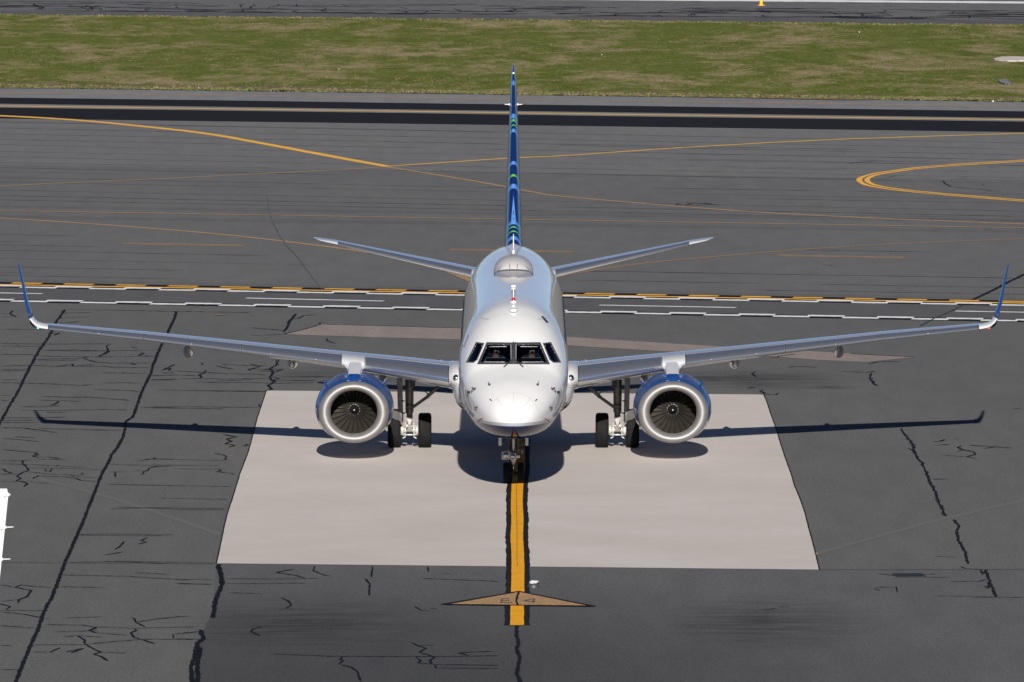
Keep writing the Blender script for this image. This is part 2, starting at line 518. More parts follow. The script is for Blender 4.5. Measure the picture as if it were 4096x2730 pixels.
# painted taxi lines
strip_obj('bright_taxi_line', [curve([(-600, 437), (0, 463), (297, 480), (595, 508), (833, 536), (1071, 578), (1400, 639), (1546, 665)])], .50, 1.1, M['orange'], 0.012)
strip_obj('bright_taxi_line', [curve([(-600, 440), (0, 465.5), (297, 482.5), (595, 511), (833, 539), (1071, 581.5), (1400, 643), (1550, 669)])], .14, .5, M['orange'], 0.0125)
strip_obj('taxi_line', [curve([(1546, 667), (1915, 728), (2150, 772), (2263, 787), (2700, 825), (3115, 854), (3590, 877), (4096, 896), (4700, 915)])], .26, .75, M['faded'], 0.012, 0.4, 30)
strip_obj('taxi_line', [curve([(-400, 768), (0, 744.5), (357, 728), (714, 712), (1400, 677), (1546, 666)])], .2, .55, M['faded'], 0.012, 0.3, 30)
strip_obj('taxi_line', [curve([(1546, 666), (2030, 634), (2263, 623), (2700, 593), (3234, 563.5), (3590, 550), (4096, 534), (4700, 518)])], .25, .75, M['orange'], 0.0145, 0.7, 22)
strip_obj('taxi_line', [curve([(-600, 833), (0, 843), (1400, 866.5), (2100, 878.5), (2700, 888.6), (4096, 912), (4700, 922)])], .25, .50, M['faded'], 0.016, 0.4, 30)
strip_obj('taxi_line', [curve([(-500, 838), (0, 872), (476, 904), (952, 945), (1471, 1010), (1760, 1075), (1930, 1150), (2010, 1240), (2050, 1400)])], .32, .55, M['faded'], 0.012, 0.3, 30)
strip_obj('taxi_line', [curve([(2080, 1400), (2110, 1230), (2160, 1150), (2233, 1108), (2450, 1070), (2700, 1041), (3234, 997), (3649, 973), (4096, 956), (4700, 935)])], .32, .60, M['tan'], 0.012, 0.5, 25)
for w_ in (0, 1):
    strip_obj('curved_edge_line', [curve([(4700, 601 + 4 * w_), (4096, 641 + w_ * 5), (3740, 664 + w_ * 5), (3560, 685 + w_ * 6), (3468 + w_ * 26, 702 + w_ * 2), (3437 + w_ * 31, 720), (3464 + w_ * 28, 740 - w_ * 2), (3540 + w_ * 16, 755 - w_ * 4), (3700, 773 - w_ * 5), (4096, 806 - w_ * 5), (4700, 852 - w_ * 4)], 8)], .25, .62, M['orange'], 0.012 + w_ * 0.003, 0.5, 20)
for (u0, v0, u1, v1) in ((488, 974, 982, 983), (1796, 998, 2289, 1008), (3115, 1022, 3620, 1031)):
    strip_obj('intermediate_hold_dash', [[(u0 + 6, v0 - 1.2), (u1, v1 - 1.2)]], .3, .34, M['faded'], 0.012, 0.3, 30)
    strip_obj('intermediate_hold_dash', [[(u0 - 4, v0 + 2.0), (u1 - 4, v1 + 2.0)]], .3, .34, M['faded'], 0.012, 0.3, 30)
# holding position marking and the zipper-edged service road
def lv(u, v0, k): return v0 + k * u
sheet('service_road', (1138, lv(4096, 1138, .0183)), (1205, lv(4096, 1205, .0198)), M['road'], 0.008)
strip_obj('hold_marking_background', [[(-300, 1129.6), (4400, lv(4400, 1135.1, .0184))]], 1, 2.2, M['black_paint'], 0.012, 0.0)
strip_obj('hold_marking_background', [[(-300, 1136), (4400, lv(4400, 1141, .0184))]], 1, 1.6, M['black_paint'], 0.012 + .0005, 0.0)
strip_obj('holding_line', [[(-300, 1133.5), (4400, lv(4400, 1138.7, .0182))]], .3, .62, M['orange'], 0.017, 0.3, 30)
u = -160
while u < 4300:
    v = lv(u, 1131.6, .0184)
    strip_obj('holding_dash', [[(u, v), (u + 118, v + 2.2)]], .3, .66, M['orange'], 0.017, 0.3, 25)
    u += 208.3
for (v0, k, ph) in ((1145.5, .0181, 85), (1201.5, .0197, 49)):
    ws = 1.0
    strip_obj('zipper_background', [[(-300, v0 + 1.2 - 300 * k), (4400, lv(4400, v0 + 1.2, k))]], 1, 1.5 if v0 > 1180 else 1.35, M['black_paint'], 0.0125, 0.0)
    u = -280 + ph; i = 0
    while u < 4300:
        off = -2.4 if i % 2 else 2.4
        v = lv(u, v0 + off, k)
        strip_obj('zipper_dash', [[(u, v), (u + 146, v + 2.4)]], .3, .86, M['white_paint'], 0.0165 + (0.0006 if i % 2 else 0), 0.35 if u > 1700 else .15, 18)
        u += 138.5; i += 1
for (u0, v0, u1, v1) in ((-300, 1167, 168, 1175.5), (984, 1193, 1535, 1205), (2397, 1221, 2943, 1231), (3823, 1245, 4400, 1255)):
    strip_obj('road_centre_dash', [[(u0, v0), (u1, v1)]], .3, .42, M['white_paint'], 0.0165, 0.25, 25)
for v0_, v1_, m_ in ((826, 884, 1), (868, 926, 1)):
    strip_obj('tyre_darkened_lane', [[(-400, v0_ - 6), (4500, v1_ + 6)]], .5, 2.6, M['lane_dark'], 0.0065, .5, 40, kr=.35)
# concrete pad
def pxpoly(name, pts, mat, z, kind='structure'):
    return tag(obj(name, [P(u, v, z) for u, v in pts], [tuple(range(len(pts)))], mat, smooth=False, recalc=False), kind=kind)
padL = [(1065, 1563), (1049, 1612), (1030, 1668), (1018, 1715), (1003, 1772), (992, 1810), (975, 1855), (958, 1900), (930, 1992), (907, 2061), (890, 2138), (876, 2205), (865, 2254)]
padR = [(3278, 2279), (3261, 2208), (3250, 2165), (3237, 2120), (3219, 2048), (3200, 1995), (3178, 1942), (3166, 1900), (3140, 1828), (3118, 1760), (3104, 1714), (3083, 1655), (3066, 1605), (3055, 1579)]
g = G(); pts = [P(u, v, 0.008) for u, v in padL + padR]
from mathutils.geometry import tessellate_polygon
def polyfill(pts): return [tuple(t) for t in tessellate_polygon([[Vector(p) for p in pts]])]
tag(obj('concrete_pad', pts, polyfill(pts), M['concrete'], smooth=False, recalc=False), kind='structure')
strip_obj('pad_joint_seal', [padL, padR[::-1]], .035, .07, M['tar'], 0.0125, 0.6, 14)
pts = [P(u, v, 0.008) for u, v in [(1143, 1338), (1285, 1297), (1560, 1305), (1845, 1313), (2265, 1348), (2800, 1382), (3232, 1405), (3661, 1429), (3466, 1449), (3280, 1441), (3096, 1427), (2652, 1406), (2265, 1382), (1842, 1359), (1500, 1350)]]
tag(obj('brown_concrete_strip', pts, polyfill(pts), M['patch'], smooth=False, recalc=False), kind='structure')
# darker paving with oil patches between the last joints, paler rightward and farther off
def panelmat():
    m = asphalt('dark_panel', (0.128, 0.129, 0.131), [(sx1[0], sx1[1], 3.6, 9, 0.9), (sx2[0], sx2[1], 2.6, 8, 1.0)])
    nt = m.node_tree; b = nt.nodes['Principled BSDF']; src = b.inputs['Base Color'].links[0].from_socket
    tc = nt.nodes.new('ShaderNodeTexCoord'); sp = nt.nodes.new('ShaderNodeSeparateXYZ'); nt.links.new(tc.outputs['Object'], sp.inputs[0])
    gx = math_(nt, 'MULTIPLY', math_(nt, 'ADD', sp.outputs['X'], -1.0), 1 / 11.0)
    gy = math_(nt, 'MULTIPLY', math_(nt, 'ADD', sp.outputs['Y'], 47.0), 1 / 27.0)
    k = math_(nt, 'ADD', math_(nt, 'MAXIMUM', gx, 0.0), math_(nt, 'MAXIMUM', gy, 0.0))
    nt.links.new(mix(nt, 1, src, ramp(nt, k, [(0.0, (0.60, 0.60, 0.61)), (0.9, (0.97, 0.97, 0.97))]), 'MULTIPLY'), b.inputs['Base Color'])
    return m
pxpoly('asphalt_panel', [(865, 2256), (3278, 2279), (4400, 2277), (4400, 2950), (745, 2950), (770, 2730), (800, 2560), (850, 2440)][::-1], panelmat(), 0.004)
# lead-in line
cl = [(2068, 2501), (2069, 2420), (2071, 2366), (2072, 2267), (2071, 2210), (2067, 2150), (2070, 2080), (2067, 2010), (2070, 1940), (2078, 1860), (2078, 1740), (2075, 1600), (2068, 1400)]
strip_obj('lead_in_line_border', [cl], .58, .58, M['black_paint'], 0.016, .8, 26, kr=.05)
strip_obj('lead_in_line', [cl], .315, .315, M['yellow'], 0.020, .4, 26, kr=.03)
strip_obj('lead_in_line_seam', [[(2072, 2266), (2068, 2245), (2068, 2100), (2066, 1990), (2066, 1938)]], .012, .02, M['tar_old'], 0.024)
# triangle gate marking with its bay code
pxpoly('marking_outline', [(2076, 2364), (1757, 2417.5), (1800, 2419.5), (2347, 2426), (2390, 2425.5)], M['black_paint'], 0.024)
pxpoly('triangle_marking', [(2076, 2368.5), (1804, 2416.5), (2345, 2422.5)], M['faded'], 0.028)
def c7(x, y): return (1750 + x / 3.267, 2250 + y / 3.267)
E_ = [[(832, 470), (858, 470), (845, 528), (818, 528)], [(858, 470), (942, 473), (940, 480), (856, 478)], [(853, 494), (945, 496), (943, 505), (851, 502)], [(845, 520), (978, 522), (976, 531), (843, 529)]]
F_ = [[(1240, 470), (1275, 472), (1268, 530), (1240, 529)], [(1130, 498), (1240, 470), (1240, 480), (1165, 501)], [(1125, 500), (1240, 506), (1240, 516), (1130, 507)], [(1274, 508), (1293, 509), (1291, 517), (1272, 516)]]
g = G()
for poly in E_ + F_:
    g.add([P(*c7(x, y), 0.0325) for x, y in poly], [(0, 1, 2, 3)])
tag(g.obj('gate_code_lettering', M['worn_black'], recalc=False, smooth=False), kind='structure')
strip_obj('marking_crack', [[c7(1062, 385), c7(1040, 450), c7(1028, 500), c7(1050, 550)]], .05, .1, M['tar'], 0.036, .8, 8)

# joints and sealed cracks
z1 = 0.0205
wide = [
 [(259, 1238), (243, 1262), (221, 1293), (204, 1331), (186, 1360), (164, 1391), (142, 1425), (124, 1460), (104, 1500), (74, 1562), (47, 1607), (22, 1650), (0, 1690), (-30, 1740)],
 [(705, 1246), (695, 1280), (671, 1331), (646, 1382), (632, 1410), (612, 1462), (604, 1490), (580, 1540), (560, 1585), (548, 1625), (530, 1668), (503, 1686), (501, 1717), (490, 1752), (468, 1790), (447, 1818), (430, 1855), (410, 1890), (385, 1950), (331, 2089), (300, 2160), (261, 2246), (226, 2340), (205, 2396), (190, 2416), (176, 2448), (150, 2520), (113, 2602), (85, 2670), (62, 2730), (45, 2775)],
 [(872, 2257), (884, 2300), (888, 2340), (862, 2400), (856, 2440), (851, 2470)],
 [(803, 2519), (814, 2555), (790, 2570), (775, 2640), (764, 2670), (768, 2730), (770, 2760)],
 [(802, 2590), (790, 2650), (790, 2740)],
 [(2068, 2502), (2066, 2541), (2074, 2574), (2066, 2596), (2079, 2626), (2073, 2663), (2068, 2694), (2079, 2727), (2075, 2760)],
 [(3603, 1712), (3625, 1745), (3650, 1775), (3657, 1800), (3668, 1830), (3690, 1852), (3700, 1880), (3712, 1902), (3722, 1935), (3744, 1971), (3756, 2010), (3768, 2036), (3783, 2063)],
 [(3812, 2078), (3836, 2100), (3826, 2125), (3833, 2140), (3836, 2167), (3858, 2200), (3866, 2232), (3873, 2255)],
 [(3940, 2277), (3960, 2325), (3984, 2386)],
 [(1184, 1255), (1163, 1278), (1155, 1290), (1148, 1312), (1132, 1326)],
 [(1115, 1439), (1105, 1460), (1078, 1473), (1096, 1492), (1076, 1510), (1098, 1526), (1073, 1540), (1088, 1556)],
 [(3487, 1492), (3480, 1510), (3492, 1530), (3506, 1542)],
]
g = G()
for i, pts in enumerate(wide):
    ribbon_px(g, pts, .045 if i in (6, 7, 8, 10, 11) else .085, .14, 2.6, 7, z1 + i * 0.0004, True)
    ribbon_px(g, pts, .035, .26, 9.0 if i in (6, 7, 8, 10, 11) else 6.0, 9, z1 + i * 0.0004 + 0.0002, True)
for i in (2, 3, 4):
    for k in range(3): ribbon_px(g, wide[i], .03, .22, 3.0, 9, z1 + .006 + k * .0005, True, ju=11)
tag(g.obj('sealed_joint', M['tar'], recalc=False, smooth=False), kind='stuff')
# second set: fine cracks and lateral seals
fine = []
def crop(ox, oy, k, pts): return [(ox + x / k, oy + y / k) for x, y in pts]
def L0(pts): fine.append(crop(0, 1400, 2.851, pts))
def L1(pts): fine.append(crop(600, 1380, 3.016, pts))
def L2(pts): fine.append(crop(2700, 1380, 3.016, pts))
def L3(pts): fine.append(crop(3396, 1400, 2.851, pts))
def L4(pts): fine.append(crop(0, 1900, 1.681, pts))
def L5(pts): fine.append(crop(700, 2200, 1.81, pts))
def L6(pts): fine.append(crop(2700, 1900, 1.6855, pts))
def L7(pts): fine.append(crop(0, 1000, 2.353, pts))
def L8(pts): fine.append(crop(0, 450, 1.681, pts))
def L9(pts): fine.append(crop(2700, 500, 1.6855, pts))
for p in ([(0, 50), (410, 55)], [(480, 3), (900, 12), (1190, 8)], [(1210, 0), (1245, 15), (1200, 45), (1130, 68), (1170, 78)], [(440, 68), (1030, 80), (1160, 78), (1740, 72)],
          [(410, 105), (940, 95), (1020, 80)], [(940, 95), (1040, 125), (1120, 142), (1280, 150), (1750, 148)], [(1590, 28), (1635, 40), (1575, 62), (1780, 75)], [(400, 110), (600, 118), (900, 115)],
          [(0, 182), (340, 176), (640, 186), (830, 160), (830, 182), (1080, 166)], [(640, 186), (1180, 186), (1300, 198), (1720, 200)], [(0, 225), (320, 220)], [(0, 238), (330, 234)], [(1490, 145), (1545, 168), (1440, 156)],
          [(1150, 258), (1690, 268)], [(1700, 290), (1990, 288)], [(0, 338), (250, 340)], [(0, 372), (460, 382), (940, 405), (1080, 390)], [(1155, 378), (1380, 372), (1620, 378)], [(1700, 342), (1990, 342)],
          [(1065, 452), (1480, 462), (1600, 480)], [(0, 515), (130, 517)], [(470, 530), (820, 540), (1030, 538), (1480, 575)], [(440, 570), (930, 586)], [(650, 580), (672, 592), (620, 620), (570, 628), (660, 630)],
          [(0, 575), (95, 577)], [(230, 645), (460, 648), (700, 635)], [(1560, 655), (1990, 662)], [(230, 687), (520, 692), (1110, 680), (1465, 684)], [(1370, 682), (1465, 684)], [(500, 712), (780, 714)], [(0, 772), (420, 775), (770, 765)],
          [(0, 805), (400, 800)], [(0, 827), (440, 827)], [(0, 885), (180, 888), (285, 890), (350, 902), (500, 920), (665, 945)], [(420, 892), (760, 902), (1130, 912), (1400, 915)],
          [(150, 988), (420, 1002)], [(20, 1010), (180, 1018), (450, 1046)], [(40, 1138), (300, 1160), (430, 1168)], [(430, 1168), (395, 1180), (435, 1195), (370, 1208), (440, 1228), (540, 1218), (680, 1238), (560, 1245), (770, 1252)],
          [(0, 1253), (240, 1260), (560, 1245)], [(0, 1270), (300, 1262)], [(270, 1258), (250, 1290), (290, 1320), (330, 1370), (250, 1400), (190, 1440), (240, 1465), (180, 1490), (250, 1500), (315, 1525), (270, 1560)],
          [(0, 1295), (420, 1310), (640, 1322), (665, 1312)], [(640, 1322), (1000, 1338)], [(0, 1355), (40, 1360), (75, 1385), (140, 1405), (0, 1415)], [(280, 1345), (840, 1352), (1170, 1370)], [(510, 1355), (520, 1375), (570, 1388), (600, 1350)],
          [(300, 1385), (560, 1415), (800, 1425), (860, 1436), (950, 1420), (930, 1400)], [(0, 1420), (280, 1408)], [(390, 1445), (380, 1465), (440, 1435), (700, 1448), (870, 1465), (920, 1485), (1110, 1502)], [(700, 1440), (1110, 1458)],
          [(0, 1500), (340, 1500), (560, 1522)], [(1230, 1530), (1990, 1548)], [(1200, 1300), (1830, 1322), (1990, 1325)], [(1580, 1268), (1700, 1245), (1770, 1240), (1990, 1250)], [(1830, 1322), (1700, 1345), (1690, 1370), (1630, 1390), (1640, 1410), (1590, 1425)], [(1530, 1378), (1680, 1370)],
          [(1230, 1390), (1440, 1392)], [(1310, 1390), (1320, 1450)]): L0(p)
for p in ([(300, 235), (230, 265), (160, 300), (250, 280), (225, 310), (300, 312)], [(250, 322), (280, 335), (120, 338)], [(300, 315), (600, 328), (940, 345), (1230, 352), (1400, 360)], [(0, 370), (300, 362), (590, 368)],
          [(680, 300), (650, 340), (590, 360), (625, 385), (600, 405)], [(0, 420), (560, 405), (980, 412), (1200, 405), (1430, 402)], [(800, 432), (1000, 430), (1250, 415)], [(540, 445), (850, 455), (1200, 450), (1480, 462), (1990, 455)],
          [(860, 230), (1050, 242), (1270, 250), (1420, 255)], [(790, 250), (900, 275), (1030, 295)], [(1200, 228), (1250, 240), (1330, 260), (1180, 300), (1230, 310)], [(1180, 290), (1420, 290), (1610, 292), (1520, 320), (1290, 310)],
          [(1330, 300), (1540, 300)], [(610, 212), (640, 225), (620, 245)], [(90, 540), (450, 548), (800, 555), (1400, 562)], [(500, 550), (1350, 558)], [(0, 748), (550, 745), (900, 750), (1330, 752)], [(0, 758), (400, 764), (900, 770)],
          [(1310, 705), (1320, 730), (1335, 750)], [(870, 1078), (1050, 1110), (920, 1135), (985, 1160), (910, 1190), (1020, 1210), (950, 1235)], [(1110, 1225), (1180, 1205), (1150, 1195)], [(760, 1303), (880, 1325), (925, 1345), (900, 1370), (920, 1380), (870, 1395)],
          [(0, 1378), (860, 1393)], [(70, 1355), (40, 1372), (0, 1378)], [(0, 1440), (380, 1450), (850, 1458)], [(0, 1470), (160, 1460), (390, 1450)], [(300, 1495), (640, 1498), (920, 1495)], [(830, 1500), (860, 1515), (800, 1525), (1000, 1552), (1015, 1565)],
          [(1450, 380), (1560, 400), (1460, 430), (1500, 440)], [(1560, 385), (2100, 378)], [(1500, 425), (1770, 425)], [(1700, 430), (2000, 428)], [(1410, 480), (1440, 510), (1470, 535), (1370, 560)]): L1(p)
for p in ([(985, 320), (930, 342), (955, 370), (985, 385)], [(1350, 270), (1460, 258), (1660, 265), (1710, 268)], [(1655, 285), (1710, 268)], [(860, 505), (970, 510), (870, 522), (950, 520)], [(1075, 535), (1025, 555), (1090, 580), (1030, 590), (1210, 600), (1255, 580)],
          [(1180, 595), (1230, 600)], [(1230, 148), (1250, 135), (1470, 108)], [(1120, 140), (1250, 150)], [(1990, 318), (2110, 322)]): L2(p)
for p in ([(0, 245), (200, 258), (290, 245), (255, 238)], [(0, 42), (380, 62), (750, 82)], [(210, 160), (340, 135), (590, 130)], [(950, 1048), (1040, 1040), (1090, 1022), (1160, 1025)], [(980, 1085), (1160, 1075)], [(1200, 1005), (1250, 1022)],
          [(1290, 1090), (1240, 1112), (1310, 1140), (1420, 1160), (1450, 1190), (1340, 1215), (1460, 1242)], [(1070, 1200), (1340, 1218)], [(1230, 1155), (1310, 1140), (1430, 1155)], [(1350, 1085), (1640, 1105), (1870, 1118)], [(1530, 1125), (1700, 1100)],
          [(670, 1118), (740, 1150), (720, 1165)], [(940, 1473), (1140, 1472)], [(1870, 670), (1975, 666)], [(1645, 292), (1680, 291)], [(680, 1055), (770, 1085)], [(720, 1140), (770, 1170)]): L3(p)
for p in ([(730, 62), (1080, 70), (1560, 78)], [(1070, 155), (1540, 165)], [(730, 230), (1000, 218), (1520, 226)], [(780, 215), (1200, 230), (1520, 235)], [(520, 400), (760, 395), (1170, 403)], [(520, 404), (1100, 408)], [(835, 445), (815, 470), (800, 485), (770, 500)],
          [(995, 420), (950, 440), (985, 450), (925, 465)], [(695, 540), (830, 517)], [(460, 588), (860, 580), (1440, 592)], [(700, 580), (1150, 596)], [(0, 738), (100, 755), (150, 735)], [(100, 755), (210, 775), (180, 820), (130, 835), (120, 860)], [(130, 740), (360, 758)], [(385, 750), (700, 757)],
          [(400, 672), (830, 680), (1280, 708)], [(0, 850), (40, 845), (150, 835)], [(0, 865), (70, 885), (40, 905)], [(0, 910), (300, 912)], [(0, 920), (170, 938), (290, 962), (340, 965)], [(0, 1012), (240, 1030)], [(300, 1005), (560, 1010), (650, 1025), (600, 1045), (640, 1060), (860, 1078)],
          [(370, 1055), (660, 1045)], [(650, 1020), (900, 1030), (1330, 1020)], [(865, 958), (905, 965), (915, 990), (975, 1020)], [(920, 988), (1050, 968), (1230, 950)], [(900, 1030), (920, 1045), (880, 1060), (900, 1090), (950, 1105)], [(430, 1088), (520, 1080), (570, 1110), (570, 1135)],
          [(520, 1080), (690, 1090)], [(220, 1142), (560, 1140), (760, 1120), (960, 1105), (1370, 1105)], [(570, 1135), (640, 1175), (680, 1190), (630, 1205), (680, 1220), (725, 1250)], [(440, 1190), (560, 1165), (480, 1195), (530, 1195)], [(660, 1190), (850, 1197)], [(405, 1160), (340, 1190), (210, 1190)],
          [(950, 1105), (1045, 1135)], [(1160, 1070), (1170, 1100)], [(1170, 1070), (1340, 1052)], [(420, 962), (690, 953)], [(0, 1145), (90, 1148)], [(0, 1308), (130, 1308)], [(900, 655), (1130, 668)], [(1180, 730), (1440, 735)]): L4(p)
for p in ([(865, 138), (735, 162), (880, 185), (950, 208)], [(360, 208), (700, 210), (1050, 205)], [(1010, 115), (1000, 150), (1090, 185), (1140, 190)], [(360, 242), (520, 245), (950, 240)], [(380, 308), (630, 318)], [(765, 345), (820, 370), (845, 400), (800, 425)],
          [(630, 555), (560, 575), (550, 590), (615, 622)], [(1430, 118), (1425, 160), (1420, 200)], [(1380, 208), (1415, 250)], [(1410, 250), (1405, 330)], [(1830, 122), (1835, 158)], [(1790, 205), (2100, 218), (2350, 228)], [(1560, 206), (1605, 206)], [(1920, 172), (2010, 170)], [(2150, 168), (2220, 170)],
          [(1735, 410), (1780, 435), (1845, 440)], [(1840, 422), (1905, 428)], [(700, 752), (950, 762), (1150, 770), (1900, 772), (2350, 765)], [(1215, 775), (1195, 795), (1220, 800), (1180, 830)], [(1200, 830), (1280, 850), (1320, 880), (1340, 940), (1350, 950)], [(1710, 668), (1750, 690), (1820, 712), (1770, 740), (1880, 775), (1845, 800), (1860, 828)],
          [(1740, 775), (1780, 800), (1760, 820), (1900, 830), (2350, 835)], [(1880, 830), (1890, 855), (2350, 858)], [(1760, 690), (1890, 688)], [(2300, 732), (2050, 745), (2130, 765)], [(0, 608), (180, 590)], [(0, 640), (190, 648)], [(0, 482), (110, 480)], [(0, 210), (280, 215)], [(0, 240), (250, 250)]): L5(p)
for p in ([(1735, 27), (1850, 27)], [(1745, 547), (1905, 555)], [(1920, 615), (1960, 630), (2090, 640)], [(1855, 718), (2050, 717), (2100, 705)], [(2060, 640), (2075, 670), (2100, 650)], [(2080, 745), (2120, 765), (2110, 720)], [(1750, 815), (2090, 820), (2215, 826)], [(2000, 830), (2165, 822)], [(2200, 825), (2353, 825)],
          [(1365, 665), (1500, 680)], [(1520, 672), (1765, 668)], [(1690, 690), (1850, 690)], [(1340, 765), (1385, 780)], [(1350, 758), (1490, 755), (1500, 790)], [(690, 888), (775, 888)], [(575, 910), (690, 900)]): L6(p)
for p in ([(0, 632), (150, 628), (90, 600), (120, 572), (80, 575)], [(0, 598), (90, 602)], [(620, 560), (1660, 578), (2353, 590)], [(600, 600), (640, 592), (870, 590)], [(560, 645), (700, 635), (850, 630)], [(540, 690), (770, 675)], [(0, 745), (430, 750)], [(450, 790), (560, 780), (500, 805)],
          [(150, 890), (195, 905)], [(0, 880), (400, 885), (1000, 882), (1060, 880)], [(1050, 885), (1000, 900), (1020, 950), (960, 990), (930, 1000)], [(1230, 910), (1300, 928)], [(0, 905), (400, 908)], [(400, 945), (700, 940), (1000, 950), (1500, 940)]): L7(p)
for p in ([(0, 535), (60, 545), (130, 525), (280, 540)], [(75, 520), (100, 530), (200, 527), (275, 538)], [(80, 545), (230, 545)], [(0, 545), (20, 530), (60, 540)], [(1805, 372), (1820, 395), (1865, 418)], [(1865, 418), (2000, 430), (2200, 450)], [(2040, 405), (2085, 403), (2070, 412)], [(1420, 355), (1490, 345)],
          [(1860, 368), (1975, 355)], [(1250, 240), (1480, 245), (1820, 253)], [(1150, 262), (1400, 240)], [(2100, 285), (2200, 282)], [(985, 940), (1085, 950)]): L9(p)
for (u_, v_, w_, nm) in ((879, 1260, 16, 'faded_spot'), (3269, 2216, 7, 'faded_spot')):
    pxpoly(nm, [(u_ + w_ * math.cos(t), v_ + (w_ * .13 if w_ > 10 else 6) * math.sin(t)) for t in [k * math.pi / 5 for k in range(10)]], M['tan'], 0.0215)
fine.append(crop(1000, 1200, 2.614, [(430, 205), (510, 190), (560, 165), (700, 150)]))
fine.append(crop(1000, 1200, 2.614, [(0, 290), (345, 318)])); fine.append(crop(1000, 1200, 2.614, [(0, 375), (345, 358)]))
fine.append(crop(1000, 1200, 2.614, [(345, 358), (560, 310), (745, 255), (720, 240), (795, 235)])); fine.append(crop(1000, 1200, 2.614, [(745, 255), (1400, 272), (2210, 295)]))
fine.append(crop(1000, 1200, 2.614, [(800, 400), (810, 430), (895, 455)]))
g, gl = G(), G()
for i, pts in enumerate(fine):
    lat = max(p[1] for p in pts) - min(p[1] for p in pts) < 9
    near = (pts[0][1] > 1800)
    ribbon_px(gl if lat else g, pts, (.055 if near else .065), (.08 if near else .13), 1.1, 16, 0.014 + (i % 9) * 0.0005)
tag(g.obj('sealed_crack', M['tar'], recalc=False, smooth=False), kind='stuff')
tag(gl.obj('hairline_crack', M['tar_mid'], recalc=False, smooth=False), kind='stuff')
# lateral seams of the far taxiway lanes
g = G()
seams = []
for v0, u1 in ((463 + 24, 2054), (489, 4300), (513, 4300), (536, 4300), (558, 4300), (580, 4300), (606, 4300), (628, 4300), (650, 4300), (671, 1400), (688, 560), (710, 2100), (728, 2300), (761, 4300), (783, 4300), (800, 4300), (938, 380), (967, 120), (980, 470), (1001, 1060), (1035, 1290), (1068, 810), (1091, 200), (1102, 780)):
    seams.append((0 - 200, v0, u1, .0205))
for v0, u0, u1 in ((575, 2100, 3450), (616, 2700, 3900), (640, 2700, 4300), (672, 2900, 3400), (700, 2400, 3600), (752, 2600, 4300), (776, 2700, 3900), (795, 3000, 4300), (860, 3300, 4300), (1000, 3200, 3760), (1084, 2300, 4300), (1121, 2300, 4300), (1160, 3000, 4300)):
    seams.append((u0, v0, u1, .017))
for i, (u0, v0, u1, k) in enumerate(seams):
    pts = []; u = u0; dv = 0
    while u < u1:
        dv += R.uniform(-.35, .35); dv *= .9
        pts.append((u, v0 + k * (u - (u0 if u0 > 0 else 0)) + dv)); u += R.uniform(50, 90)
    wy = R.choice((.14, .2, .26)) * (1 + (700 - v0) / 1400 if v0 < 700 else 1)
    # broken in places
    j = 0
    while j < len(pts) - 2:
        n = R.randint(8, 26)
        ribbon_px(g, pts[j:j + n + 1], .1, wy * R.uniform(.6, 1.15), .25, 60, 0.0085 + (i % 5) * 0.0004)
        j += n + (R.randint(0, 3) if R.random() < .35 else 0)
tag(g.obj('pavement_seam', M['tar_old'], recalc=False, smooth=False), kind='stuff')
strip_obj('apron_joint', [[(3278, 2278), (4300, 2277)], [(-200, 2247), (865, 2255)]], .04, .07, M['tar_old'], 0.0225, .4, 30)
strip_obj('diagonal_seal', [[(4300, 1045), (4096, 1098), (4040, 1125), (3946, 1174), (3886, 1200)]], .13, .2, M['tar'], 0.0225, 1.2, 14)
strip_obj('diagonal_seal', [[(3850, 1222), (3790, 1250), (3733, 1276), (3682, 1302)]], .07, .12, M['tar_old'], 0.0225, .8, 14)
strip_obj('skid_trace', [curve([(1070, 780), (1080, 860), (1130, 960), (1190, 1030), (1250, 1110), (1290, 1160)])], .04, .10, M['skid'], 0.0225, 2.5, 9)
strip_obj('worn_line_ghost', [curve([(100, 1900), (420, 1985), (700, 2075), (880, 2140)])], .22, .45, M['seam_pale'], 0.0045, 1.2, 20)
strip_obj('worn_line_ghost', [curve([(3265, 2215), (3500, 2150), (3800, 2070), (4200, 1980)])], .2, .4, M['seam_pale'], 0.0045, 1.2, 20)
# crack squiggles on the runway edge beyond the grass
g = G()
for i in range(260):
    u = R.uniform(-200, 4300); base = 8 + u * .0105; v = base + R.uniform(-6, 46)
    v = min(v, 44 + u * .0098 - 3)
    pts = [(u, v)]
    lat = R.random() < .62
    for k in range(R.randint(2, 5)):
        if lat: u += R.uniform(25, 110); v += R.uniform(-1.2, 1.6)
        else: u += R.uniform(-26, 30); v += R.uniform(2.5, 6)
        if v > 44 + u * .0098 - 2: break
        pts.append((u, v))
    if len(pts) > 1: ribbon_px(g, pts, .13 if lat else .14, .9 if lat else 1.3, 1.5, 26, 0.009 + (i % 12) * 0.0005)
tag(g.obj('runway_crack_seal', M['tar'], recalc=False, smooth=False), kind='stuff')
strip_obj('runway_edge_line', [[(1900, -6), (2700, 0), (4096, 11), (5200, 20)]], 1, 6.0, M['white_paint'], 0.02, .3, 40)

